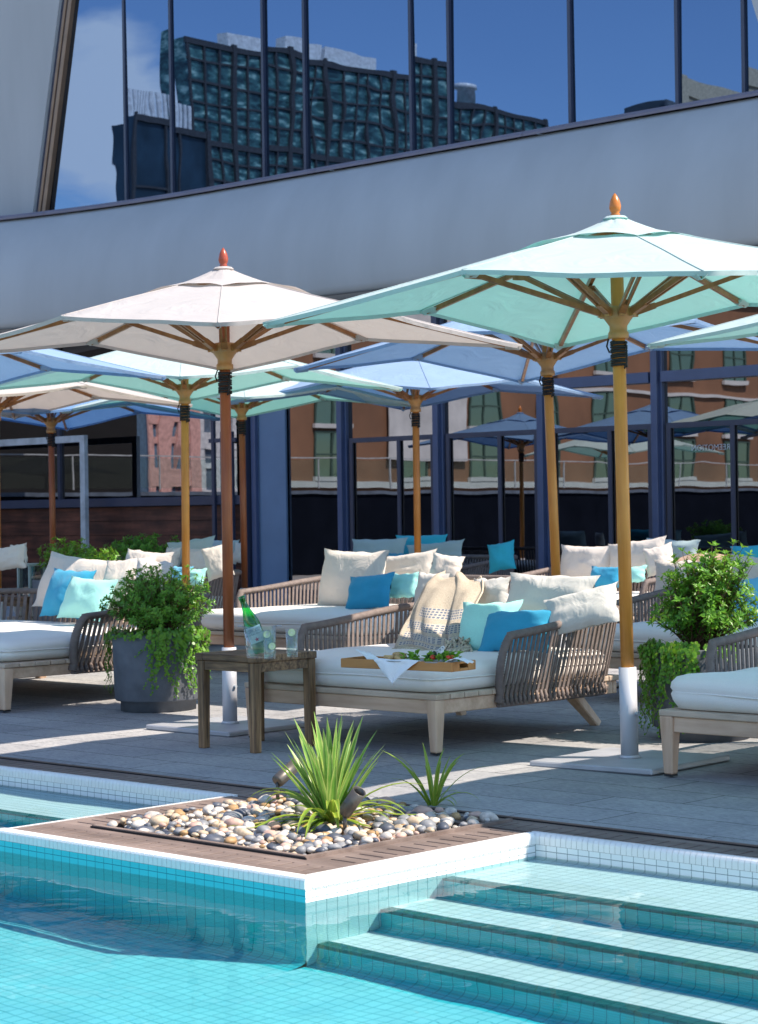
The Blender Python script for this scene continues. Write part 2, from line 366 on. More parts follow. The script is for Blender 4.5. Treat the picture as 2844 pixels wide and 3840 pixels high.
# grated deck: rails and bars with real slots between them
b = MB(); g2 = MB()
T = .03
def strip(fn, s0, s1, w, pitch, k0, k1, slot=.013, zt=-.006):
    """fn(s,t) -> (u,v); rails along s, slots across"""
    def bx(sa, sb, ta, tb):
        p = [fn(sa, ta), fn(sb, ta), fn(sb, tb), fn(sa, tb)]
        ar = sum(p[i][0] * p[(i + 1) % 4][1] - p[(i + 1) % 4][0] * p[i][1] for i in range(4))
        if ar < 0: p = p[::-1]
        vs = [(q[0], q[1], zt - T) for q in p] + [(q[0], q[1], zt) for q in p]
        b.add(vs, [(4, 5, 6, 7), (0, 1, 5, 4), (1, 2, 6, 5), (2, 3, 7, 6), (3, 0, 4, 7)])
    bx(s0, s1, 0, k0); bx(s0, s1, k1, w)
    s = s0; last = s0
    while s + pitch < s1:
        s += pitch
        bx(last, s - slot, k0 + .0005, k1 - .0005); last = s
    bx(last, s1, k0 + .0005, k1 - .0005)
    p = [fn(s0, 0), fn(s1, 0), fn(s1, w), fn(s0, w)]
    g2.add([(q[0], q[1], zt - T - .004) for q in p], [(0, 1, 2, 3)])
    g2.add([(q[0], q[1], zt - T - .004) for q in p], [(3, 2, 1, 0)])
strip(lambda s, t: (s, .031 + t), PU + .031, -.031, .226, .072, .055, .165)               # front leg
strip(lambda s, t: (-.031 - t, s), .258, PV, .231, .072, .05, .175)                        # right leg
strip(lambda s, t: (PU + .031 + t, s), .258, PV, .231, .072, .05, .175)                    # left leg
strip(lambda s, t: (s, PV + .031 + t), -9, 3.9, .194, .072, .02, .14)                      # strip along the terrace
g = tag(site(b.build('grated_deck', M['grate'], bevel=.0015)), kind='structure')
tag(site(g2.build('deck_gap', M['gap'])), kind='structure')
b = MB()                                                                                   # trim frame round the planting bed and the terrace edge
b.box((PU + .262, .258, -.03), (-.262, .282, .006)); b.box((-.286, .283, -.03), (-.2625, 1.40, .0055)); b.box((PU + .263, .283, -.03), (PU + .287, 1.40, .0055))
b.box((-9, PV + .228, -.03), (3.9, PV + .2395, .004))
tag(site(b.build('deck_edging', M['grate'])), kind='structure')
b = MB(); b.box((PU + .255, .256, -.03), (-.255, .2575, .0015)); b.box((-9, DKV - .0035, -.05), (3.9, DKV - .001, .001)); b.box((-9, PV + .2255, -.03), (3.9, PV + .2278, -.001)); tag(site(b.build('deck_joint', M['gap'])), kind='structure')

# bullnose coping, one small piece beside the other
b = MB(); gr = MB()
prof = [(.0305, -.002)] + [(.018 - .02 * math.sin(a), -.022 + .02 * math.cos(a)) for a in [R(x) for x in (0, 25, 50, 72, 90)]] + [(-.002, -.045), (.0305, -.045)]
def coping(p0, p1, inward):
    p0 = Vector((*p0, 0)); p1 = Vector((*p1, 0)); d = (p1 - p0).normalized(); inn = Vector((*inward, 0)); Lh = (p1 - p0).length
    n = int(round(Lh / .0254)); st = Lh / n; g = .0010; m = len(prof)
    def ring(s, sh=0): return [p0 + d * s - inn * (t + sh) + Vector((0, 0, z - sh)) for t, z in prof]
    for i in range(n):
        b.add(ring(i * st + g) + ring((i + 1) * st - g), [(k, (k + 1) % m, m + (k + 1) % m, m + k) for k in range(m)] + [tuple(range(m))[::-1], tuple(range(m, 2 * m))])
    gr.add(ring(.002, .0016) + ring(Lh - .002, .0016), [(k, (k + 1) % m, m + (k + 1) % m, m + k) for k in range(m)] + [tuple(range(m))[::-1], tuple(range(m, 2 * m))])
coping((PU, 0), (0, 0), (0, -1)); coping((0, .0315), (0, PV - .001), (1, 0)); coping((PU, .0315), (PU, PV - .001), (-1, 0)); coping((-.03, PV), (3.9, PV), (0, -1)); coping((-6.5, PV), (PU + .03, PV), (0, -1))
tag(site(b.build('pool_coping', M['coping'], recalc=True)), kind='structure')
tag(site(gr.build('coping_grout', M['grout'], recalc=True)), kind='structure')

# pool basin
b = MB()
M['tile_pale'] = tile('pale_aqua_wall_tile', (.56, .86, .87), (.14, .36, .40), .0508, .0254, .0016)  # white wall tile below the waterline, coloured with the water's tint
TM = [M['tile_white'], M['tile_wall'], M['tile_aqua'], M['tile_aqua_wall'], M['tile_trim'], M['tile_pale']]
def ext(prof, u0, u1):
    acc = 0
    for (v0, z0, mi), (v1, z1, _) in zip(prof[:-1], prof[1:]):
        l = math.hypot(v1 - v0, z1 - z0)
        b.add([(u0, v0, z0), (u1, v0, z0), (u1, v1, z1), (u0, v1, z1)], [(0, 3, 2, 1)], mi, [[(u0, acc), (u0, acc + l), (u1, acc + l), (u1, acc)]]); acc += l
def cove(v, z, r, mi, n=4): return [(v - r + r * math.cos(a), z + r - r * math.sin(a), mi) for a in [math.pi / 2 * k / n for k in range(n + 1)]]
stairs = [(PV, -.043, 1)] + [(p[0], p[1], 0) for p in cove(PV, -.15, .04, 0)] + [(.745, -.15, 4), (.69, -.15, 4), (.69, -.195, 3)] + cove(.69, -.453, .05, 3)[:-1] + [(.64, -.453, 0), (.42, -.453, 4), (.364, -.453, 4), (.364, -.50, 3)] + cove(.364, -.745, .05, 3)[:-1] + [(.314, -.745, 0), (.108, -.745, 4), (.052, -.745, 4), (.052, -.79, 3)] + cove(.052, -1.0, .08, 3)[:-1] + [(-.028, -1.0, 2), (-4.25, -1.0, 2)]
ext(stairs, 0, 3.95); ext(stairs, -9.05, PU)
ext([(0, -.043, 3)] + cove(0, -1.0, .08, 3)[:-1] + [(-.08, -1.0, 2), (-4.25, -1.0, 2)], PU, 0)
def vwall(p0, p1, mi, z0=-1.02, z1=-.043):
    l = math.dist(p0, p1); b.add([(*p0, z0), (*p1, z0), (*p1, z1), (*p0, z1)], [(0, 1, 2, 3)], mi, [[(0, z0), (l, z0), (l, z1), (0, z1)]])
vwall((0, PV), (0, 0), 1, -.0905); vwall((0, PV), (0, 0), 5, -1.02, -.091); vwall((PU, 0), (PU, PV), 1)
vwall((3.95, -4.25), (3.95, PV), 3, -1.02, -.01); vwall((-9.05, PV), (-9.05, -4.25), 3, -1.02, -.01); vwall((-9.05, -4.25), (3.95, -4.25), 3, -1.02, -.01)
basin = tag(site(b.build('pool_basin', TM)), kind='structure')
basin.cycles.is_caustics_receiver = True
def watermat():
    m, nt, out = new_mat('pool_water'); v = coords(nt, 'Object', (1, 1, 1))
    g = nt.nodes.new('ShaderNodeBsdfRefraction'); g.inputs['IOR'].default_value = 1.333; g.inputs['Roughness'].default_value = 0; g.inputs['Color'].default_value = (.79, .97, .99, 1)
    r_ = nt.nodes.new('ShaderNodeBsdfGlossy'); r_.inputs['Roughness'].default_value = .0
    a = nt.nodes.new('ShaderNodeTexNoise'); a.inputs['Scale'].default_value = 1.8; a.inputs['Detail'].default_value = 3; a.inputs['Distortion'].default_value = .8; L(nt, v, a.inputs['Vector'])
    L(nt, bump(nt, a.outputs['Fac'], .5, .003), g.inputs['Normal']); L(nt, bump(nt, a.outputs['Fac'], .6, .012), r_.inputs['Normal'])
    fr = nt.nodes.new('ShaderNodeFresnel'); fr.inputs['IOR'].default_value = 1.333
    k_ = nt.nodes.new('ShaderNodeMath'); k_.operation = 'MULTIPLY'; k_.inputs[1].default_value = .42; L(nt, fr.outputs[0], k_.inputs[0])     # a polarised view: weak mirror
    mx = nt.nodes.new('ShaderNodeMixShader'); L(nt, k_.outputs[0], mx.inputs[0]); L(nt, g.outputs[0], mx.inputs[1]); L(nt, r_.outputs[0], mx.inputs[2]); L(nt, mx.outputs[0], out.inputs['Surface']); return m
b = MB(); WZ = -.090
nu_, nv_ = 360, 152
def wp(i, j):
    u = -9.04 + 12.98 * i; v = -4.24 + (PV - .001 + 4.24) * j
    return (u, v, WZ + .0016 * mnoise.noise(Vector((u * 2.1, v * 2.9, 0))) + .0007 * mnoise.noise(Vector((u * 5.2 + 9, v * 6.1, 3))))
b.grid(wp, nu_, nv_, 0, True, False)
water = tag(site(b.build('pool_water', watermat())), kind='structure'); water.cycles.is_caustics_caster = True

# planting bed: gravel pan and pebbles
BU0, BU1, BV0, BV1 = PU + .288, -.288, .284, 1.415
b = MB(); b.add([(BU0, BV0, -.03), (BU1, BV0, -.03), (BU1, BV1, -.03), (BU0, BV1, -.03)], [(0, 1, 2, 3)])
tag(site(b.build('planting_soil', M['soil'])), kind='structure')
b = MB(); rng = random.Random(3)
pm = [plain('white_pebble', (.50, .455, .40), .55, .3, 45), plain('cream_pebble', (.46, .36, .25), .55, .3, 45), plain('grey_pebble', (.20, .205, .215), .5, .25, 25), plain('slate_pebble', (.075, .085, .11), .45, .3, 25), plain('tan_pebble', (.36, .22, .10), .55, .3, 25), plain('pink_pebble', (.50, .33, .26), .55, .25, 25)]
def pebble(c, rx, ry, rz, yaw, tilt, mi):
    mt = Matrix.Translation(c) @ Matrix.Rotation(yaw, 4, 'Z') @ Matrix.Rotation(tilt, 4, 'X'); vs = []; nl, nm = 7, 10; off = Vector((rng.random() * 50, rng.random() * 50, 0))
    for i in range(nl + 1):
        th = math.pi * i / nl
        for k in range(nm):
            ph = 2 * math.pi * k / nm; d = Vector((math.sin(th) * math.cos(ph), math.sin(th) * math.sin(ph), math.cos(th)))
            s = 1 + .22 * mnoise.noise(d * 1.1 + off); vs.append(mt @ Vector((d.x * rx * s, d.y * ry * s, d.z * rz * s)))
    b.add(vs, [(i * nm + k, (i + 1) * nm + k, (i + 1) * nm + (k + 1) % nm, i * nm + (k + 1) % nm) for i in range(nl) for k in range(nm)], mi, None, True)
for layer in range(2):
    pts = []
    tries = 0
    while tries < 5200:
        tries += 1
        u = rng.uniform(BU0 + .015, BU1 - .015); v = rng.uniform(BV0 + .015, BV1 - .01); r = rng.choice((.013, .016, .02, .022, .026, .03, .042)) * rng.uniform(.85, 1.15)
        if all((u - p[0]) ** 2 + (v - p[1]) ** 2 > (.80 * (r + p[2])) ** 2 for p in pts):
            pts.append((u, v, r)); zc = (-.012 if layer == 0 else .012) + .010 * math.sin(u * 3) - (.016 if min(u - BU0, BU1 - u, v - BV0) < .03 else 0)
            if layer == 1 and rng.random() < .25: continue
            pebble(Vector((u, v, zc)), r * 1.12, r * .9, r * rng.uniform(.55, .75), rng.uniform(0, 6.3), rng.uniform(-.35, .35), rng.choices(range(6), (30, 22, 17, 15, 8, 8))[0])
tag(site(b.build('pebbles', pm)), 'rounded white, cream and grey pebbles filling the planting bed by the pool', 'pebbles', kind='stuff')
# ------------------------------------------------------------------ building
BL = thing('hotel_building', 'white curved hotel facade with tall blue glass above and dark lobby windows behind the terrace', 'building', ORG, YAW)
def fv(u): return 12.0 - .032 * max(0, -14.4 - u) ** 2
US = [-26 + i * .5 for i in range(0, 53)]
b = MB()
pf = [(.85, 3.70), (.06, 3.70), (.02, 3.80), (.004, 3.92), (.0, 4.05), (.012, 4.22), (.045, 4.40), (.10, 4.58), (.18, 4.76), (.27, 4.92), (.385, 5.08), (.49, 5.19), (.54, 5.235), (.85, 5.236)]
vs = [(u, fv(u) + o, z) for u in US for o, z in pf]; n = len(pf)
b.add(vs, [(i * n + k, (i + 1) * n + k, (i + 1) * n + k + 1, i * n + k + 1) for i in range(len(US) - 1) for k in range(n - 1)], 0, None, True)
b.build('fascia', M['stucco'], BL)
b = MB()
lp = [(.48, 5.236), (.48, 5.262), (.50, 5.295), (1.1, 5.30), (1.1, 5.236)]; n = len(lp)
segs = [(-26, -17.3), (-17.295, -12.45), (-12.445, -9.27), (-9.265, -5.2), (-5.195, 0)]
for a, c in segs:
    uu = [a + (c - a) * i / 10 for i in range(11)]
    b.add([(u, fv(u) + o, z) for u in uu for o, z in lp], [(i * n + k, (i + 1) * n + k, (i + 1) * n + k + 1, i * n + k + 1) for i in range(10) for k in range(n - 1)])
b.build('window_ledge', M['ledge'], BL)
b = MB(); b.add([(-26, 11.2, 3.705), (2, 11.2, 3.705), (2, 13.4, 3.705), (-26, 13.4, 3.705)], [(0, 3, 2, 1)])
vs = [(u, fv(u) + .02, 3.703) for u in US] + [(u, 13.4, 3.703) for u in US]; k = len(US); b = MB(); b.add(vs, [(i, i + 1, k + i + 1, k + i) for i in range(k - 1)])
b.build('soffit', M['soffit'], BL)
GV = .32; ZT = 9.6
GP = 12.62
mu = [-18.3] + [uv_of(at_v(x, y, GP - .04))[0] for x, y in ((273, 415), (373.5, 400), (574, 370), (664, 355), (895, 318), (978, 300), (1241, 258), (1474, 215), (1619, 190))] + [-5.2, -3.4, -1]
for a, c in zip(mu[:-1], mu[1:]):
    b = MB(); t1 = random.uniform(-.007, .007); t2 = random.uniform(-.03, .03)
    va = vc = GP
    b.add([(a, va - t1, 5.29), (c, vc + t1, 5.29), (c, vc + t1 + t2, ZT), (a, va - t1 + t2, ZT)], [(0, 1, 2, 3)])
    b.build('upper_window', M['glass_up'], BL)
for a in mu[1:]:
    b = MB(); b.box((a - .020, GP - .035, 5.28), (a + .020, GP + .05, ZT)); b.build('mullion', M['dark_metal'], BL)
def slant(name, mat, ua, ub, lean, v0, v1, za=5.30, zb=ZT):
    b = MB(); dx = lean * (zb - za)
    b.add([(ua, v0, za), (ub, v0, za), (ub + dx, v0, zb), (ua + dx, v0, zb), (ua, v1, za), (ub, v1, za), (ub + dx, v1, zb), (ua + dx, v1, zb)], [(0, 1, 2, 3), (7, 6, 5, 4), (1, 5, 6, 2), (4, 0, 3, 7), (3, 2, 6, 7), (4, 5, 1, 0)])
    return b.build(name, mat, BL, bevel=.004)
vp = 12.53
def pu(x, y): q = at_v(x, y, vp); return uv_of(q)[0], q.z
(ua, za), (ub, zb) = pu(98, 452), pu(155, 0); LEAN = (ub - ua) / (zb - za); ur = ua - LEAN * (za - 5.30)
for i, (m_, w0, w1, f) in enumerate((('bronze', 0, .075, .02), ('dark_metal', .075, .105, .05), ('bronze', .105, .16, .01), ('dark_metal', .16, .22, .04))):
    slant('bronze_trim', M[m_], ur - w1, ur - w0, LEAN, vp + f * .5, vp + .085)
slant('canted_pier', M['stucco'], ur - 2.6, ur - .22, LEAN, vp - .03, vp + .085)
(uc, zc), (ud, zd) = pu(1640, 0), pu(1652, 40); L2 = (uc - ud) / (zc - zd); uq = ud + L2 * (5.30 - zd)
slant('canted_pier', M['stucco'], uq, uq + 1.4, L2, vp - .03, vp + .085)
b = MB(); b.box((-26, 13.3, -.2), (2, 13.5, 5.2)); b.box((-26, 12.72, 3.72), (2, 13.29, 3.9)); b.build('interior_wall', M['gap'], BL)
for a in (-21.985, -18.025): b = MB(); b.box((a - .03, 12.96, 1.45), (a + .03, 13.05, 3.70)); b.build('mullion', M['dark_metal'], BL)
# ground floor
cols_ = [-14.02, -12.51, -10.96, -9.42, -7.88, -6.3, -4.7, -3.1]
for a, c in zip(cols_[:-1], cols_[1:]):
    b = MB(); t = random.uniform(-.003, .003); b.add([(a, 13 - t, .0), (c, 13 + t, .0), (c, 13 + t, 3.70), (a, 13 - t, 3.70)], [(0, 1, 2, 3)]); b.build('lobby_window', M['glass_low'], BL)
for a in cols_:
    b = MB(); b.box((a - .05, 12.90, .05), (a + .03, 13.1, 3.70)); b.box((a + .03, 12.955, .05), (a + .06, 13.1, 3.70)); b.build('mullion', M['navy_metal'], BL, bevel=.004)
b = MB(); b.box((-14.0, 12.955, .05), (-13.50, 12.985, 3.69)); b.build('metal_panel', plain('blue_grey_panel', (.13, .20, .31), .45, .1, 2), BL)
for a, c in zip(cols_[1:-1], cols_[2:]):
    b = MB()
    if a > -9.6: b.box((a + .086, 12.90, 2.53), (c - .076, 13.05, 2.64)); b.build('transom', M['navy_metal'], BL)
    b = MB(); z = 2.045
    b.box((a + .10, 12.965, z), (c - .09, 12.99, z + .055)); b.box((a + .10, 12.965, .06), (a + .15, 12.99, z)); b.box((c - .14, 12.965, .06), (c - .09, 12.99, z))
    b.box(((a + c) / 2 + .1, 12.967, .06), ((a + c) / 2 + .15, 12.988, z)); b.build('door_frame', M['dark_metal'], BL)
# left part: timber wall below a long dark window
b = MB()
for i in range(7):
    z0 = .0 + i * .19; b.box((-26, 12.90, z0 + .003), (-14.12, 12.95, z0 + .187))
b.build('timber_cladding', M['timber'], BL)
b = MB(); b.box((-26, 12.951, 0), (-14.12, 13.1, 1.33)); b.build('timber_backing', M['gap'], BL)
b = MB(); b.box((-26, 12.80, 1.335), (-14.12, 13.1, 1.45)); b.build('window_sill', M['dark_metal'], BL, bevel=.004)
for a, c in ((-26, -22), (-21.97, -18.05), (-18.0, -14.12)):
    b = MB(); b.add([(a, 13, 1.45), (c, 13, 1.45), (c, 13, 3.70), (a, 13, 3.70)], [(0, 1, 2, 3)]); b.build('lobby_window', M['glass_low'], BL)
b = MB(); b.box((-14.12, 12.84, 0), (-14.02 - .076, 13.1, 3.7)); b.build('mullion', M['dark_metal'], BL)
b = MB()
for k in range(3): b.box((-14.65 + k * .17, 12.76, .05), (-14.60 + k * .17, 12.80, 2.25 if k else 2.5))
b.box((-14.7, 12.765, 2.12), (-14.2, 12.795, 2.17)); b.build('door_frame', M['dark_metal'], BL)
text_mesh('FREEMOTION', .085, M['pale_steel'], BL, (-7.22, 12.985, 1.80), (math.pi / 2, 0, 0), (-1, 1, 1))
# steel frame left
t = thing('steel_frame', 'slim grey steel post and beam standing before the dark timber wall', 'frame', W(-16.95, 12.55, dz(12.5)), YAW)
b = MB(); b.box((-.05, -.03, 0), (.05, .03, 2.19)); b.build('post', M['pale_steel'], t)
b = MB(); b.box((-6, -.03, 2.10), (-.051, .03, 2.19)); b.build('beam', M['pale_steel'], t)

# ------------------------------------------------------------------ what the glass mirrors: the street side on the left
t = thing('parapet_wall', 'low dark blue parapet with a pale coping at the terrace edge, mirrored in the lobby glass', 'wall', W(-24, 0, 0), YAW)
b = MB(); b.box((-.25, -30, -.5), (0, 13.4, 1.56)); b.build('wall', M['navy_wall'], t)
b = MB(); b.box((-.3, -30, 1.562), (.05, 13.4, 1.63)); b.build('coping', plain('grey_blue_coping', (.10, .13, .18), .8), t)
t = thing('glass_railing', 'frameless glass railing with a pale handrail on top of the parapet', 'railing', W(-24.1, 0, 1.68), YAW)
b = MB(); b.box((-.02, -30, .60), (.02, 13.4, .622)); b.build('top_rail', M['pale_steel'], t)
for i in range(20): b = MB(); b.box((-.012, -26 + i * 2.0, 0), (.012, -25.975 + i * 2.0, .60)); b.build('post', M['pale_steel'], t)
b = MB(); b.box((-.006, -30, .02), (.006, 13.4, .57)); b.build('glass_panel', thin_glass('rail_glass', (.90, .96, .95), .0, .02, .06), t)
def brickmat():
    m, nt, out = new_mat('orange_brick'); v = coords(nt, 'Object', (1, 1, 1), (R(90), 0, R(90)))
    br = nt.nodes.new('ShaderNodeTexBrick'); br.inputs['Scale'].default_value = 1; br.inputs['Brick Width'].default_value = .24; br.inputs['Row Height'].default_value = .08; br.inputs['Mortar Size'].default_value = .008
    br.inputs['Color1'].default_value = (.34, .072, .02, 1); br.inputs['Color2'].default_value = (.25, .05, .016, 1); br.inputs['Mortar'].default_value = (.24, .13, .08, 1); L(nt, v, br.inputs['Vector'])
    cc = mixc(nt, 1, br.outputs['Color'], ramp(nt, noise(nt, coords(nt), .5, 5), [(.35, (.72, .7, .7)), (.65, (1.1, 1.05, 1))]), 'MULTIPLY')
    principled(nt, out, cc, .85); return m
BR = thing('brick_building', 'long orange brick warehouse with arched windows across the street, mirrored in the lobby glass', 'building', W(-34, 0, -1.6), YAW)
b = MB(); b.box((-1.5, -48, 0), (0, -6.4, 9.6)); b.build('wall', brickmat(), BR)
b = MB(); b.box((0.001, -48, 3.45), (.12, -6.4, 3.62)); b.box((.001, -48, 6.4), (.10, -6.4, 6.5)); b.box((-.1, -48, 9.6), (.25, -6.3, 9.9)); b.build('stone_band', M['concrete'], BR)
wg = mirror_glass('warehouse_glass', (.5, .65, .6), (.02, .05, .045), .35)
for r, (z0, z1) in enumerate(((3.75, 4.95), (5.2, 6.35), (7.0, 8.4))):
    for k in range(13):
        y = -8.2 - k * 3.15; b = MB()
        b.box((.004, y - .62, z0), (.03, y + .62, z1)); w_ = b.build('window', wg, BR)
        b = MB(); b.box((.031, y - .72, z0 - .12), (.14, y + .72, z0 - .005)); b.build('sill', M['concrete'], w_)
        b = MB(); b.box((.031, y - .03, z0), (.06, y + .03, z1)); b.box((.031, y - .62, (z0 + z1) / 2 - .025), (.06, y + .62, (z0 + z1) / 2 + .025)); b.box((.031, y - .66, z0), (.07, y - .6, z1 + .06)); b.box((.031, y + .6, z0), (.07, y + .66, z1 + .06)); b.box((.031, y - .6, z1 + .002), (.07, y + .6, z1 + .06)); b.build('frame', plain('green_frame', (.05, .09, .075), .5), w_)
t = thing('banner', 'pale grey printed banner hanging on the brick warehouse', 'banner', W(-33.86, -11.9, 2.6), YAW)
b = MB(); b.box((0, -1.7, 0), (.03, 1.7, 4.2)); b.build('sheet', plain('grey_banner', (.55, .56, .58), .7, .2, 1.2), t)
t = thing('timber_pavilion', 'nearly black timber building beside the brick warehouse, mirrored in the long dark window', 'building', W(-31, 0, -1.6), YAW)
b = MB(); b.box((-3, .8, 0), (0, 16, 8)); b.build('wall', plain('black_stained_timber', (.012, .010, .009), .7, .3, 2), t)
b = MB(); b.box((0.002, 2, 1.9), (.05, 9, 2.6)); b.build('window', plain('dim_window', (.05, .06, .06), .3), t)
def tower(name, label, u, v0, v1, z1, mats, fl=.95, bay=.95, depth=1, big=5, fr=.13):
    t = thing(name, label, 'building', W(u, v0, -1.6), YAW); Lh = v1 - v0
    b = MB(); b.box((-depth, 0, 0), (0, Lh, z1)); b.build('glass_body', mats[0], t)
    b = MB(); z = z1; i = 0
    while z > 0:
        h = fr * (2.2 if i % big == 0 else .8); b.box((.002, -.1, z - h), (.14 if i % big == 0 else .09, Lh + .1, z)); z -= fl; i += 1
    y = 0; i = 0
    while y < Lh + .01:
        w = fr * (1.9 if i % big == 0 else .8); b.box((.003, y - w / 2, 0), (.20 if i % big == 0 else .12, y + w / 2, z1 + (.1 if i % big == 0 else 0))); y += Lh / max(1, round(Lh / bay)); i += 1
    b.build('frame', mats[1], t); return t
def officeglass():
    m, nt, out = new_mat('green_office_glass'); v = coords(nt, 'Object', (1, 1, 1), (R(90), 0, R(90)))
    f = noise(nt, coords(nt, 'Object', (1, .9, 2.4)), 1.3, 3); cc = ramp(nt, f, [(.40, (.02, .05, .058)), (.56, (.07, .19, .19)), (.70, (.38, .58, .53))])  # pale end of the ramp paints highlights into the greenish panes
    principled(nt, out, cc, .2, 0, None, .5); return m
og = officeglass(); dkf = plain('dark_grey_frame', (.055, .057, .062), .6)
t = tower('glass_tower', 'dark glass apartment block with a heavy grid of frames, largest mirrored in the upper windows', -70, -62.6, -36.4, 25.5, (og, dkf))
for y, l in ((22, 4.5), (18, 3.5), (12.5, 2)):
    b = MB(); b.box((-.95, y - 3, 25.5), (-.2, y + l - 3, 26.3)); b.build('roof_unit', M['white_plastic'], t)
b = MB(); b.lathe([(0, 25.5), (.45, 25.5), (.45, 26.4), (.6, 26.45), (.6, 26.7), (0, 26.8)], 16, 0, (-.6, 6.4, 0)); b.build('roof_vent', M['white_plastic'], t)
t = tower('office_block', 'lower dark block with white roof screens beside the glass tower', -68, -35.6, -31.9, 20.6, (plain('dark_blue_panes', (.02, .045, .07), .3, .5, .6), dkf), 3.2, 1.9, 3, 2)
b = MB()
for k in range(12): b.box((-1, .2 + k * .3, 20.6), (-.9, .36 + k * .3, 22.0))
b.build('roof_screen', M['white_plastic'], t)
t = tower('stone_tower', 'sandy stone tower mirrored at the right end of the upper windows', -70, -88, -78, 31, (plain('sandstone', (.42, .35, .24), .8, .3, .4), plain('sand_trim', (.50, .43, .31), .8)), 3.4, 3.3, 2.5, 3, .5)
t = tower('grey_block', 'low grey block mirrored beside the sandy tower', -70, -77.6, -72.0, 26.6, (plain('grey_panes', (.05, .07, .09), .4), plain('slate_frame', (.10, .12, .14), .6)), 3, 2.5, 2.5, 3, .3)
t = tower('pink_apartments', 'pale pink apartment house with a grid of windows, mirrored through the gap beside the brick', -60, -26.4, -24.2, 12.5, (plain('blue_panes', (.12, .2, .3), .3), plain('pink_render', (.62, .36, .33), .8)), 1.3, .75, 8, 2, .34)
t = tower('white_apartments', 'whitish apartment house with a grid of windows beside the pink one', -60, -29.6, -26.9, 11, (plain('slate_panes', (.10, .14, .2), .3), plain('white_render', (.60, .62, .66), .8)), 1.2, .8, 8, 2, .3)
#PART3
# ------------------------------------------------------------------ umbrellas
RC = 1.74; RM = RC / math.sqrt(2); ZA = 2.565; SL = .25
def rimr(k): return RC if k % 2 == 0 else RM
def ripple(th, t, amp, off=Vector((0, 0, 0))): return amp * mnoise.noise(Vector((math.cos(th) * 3, math.sin(th) * 3, t * 2.5)) + off)
def canopy_pt(th, t, lift=0.0, hem=0.0, seed=0):
    # eight ribs: corners at 45 deg + 90k, mids at 0 + 90k
    s = (th / (math.pi / 4)) % 8; k = int(math.floor(s)) % 8; f = s - math.floor(s)
    a0 = k * math.pi / 4; a1 = a0 + math.pi / 4
    r0 = RM if k % 2 == 0 else RC; r1 = RC if k % 2 == 0 else RM
    p0 = Vector((math.cos(a0) * r0, math.sin(a0) * r0, -SL * r0)) * 1.0; p1 = Vector((math.cos(a1) * r1, math.sin(a1) * r1, -SL * r1))
    p = (p0 * (1 - f) + p1 * f) * t
    bow = 4 * f * (1 - f)
    p.x *= 1 - .009 * bow * t ** 3; p.y *= 1 - .009 * bow * t ** 3
    p.z += -.004 * bow * t + hem * bow - .004 * math.sin(math.pi * min(1, t)) + .035 * max(0, 1 - t / .2) ** 2
    p.z += ripple(th, t, .005 + .006 * bow, Vector((seed * 7, seed * 3, 0)))
    p.z += ZA + lift; return p
CORR = [k * math.pi / 4 for k in range(8)]
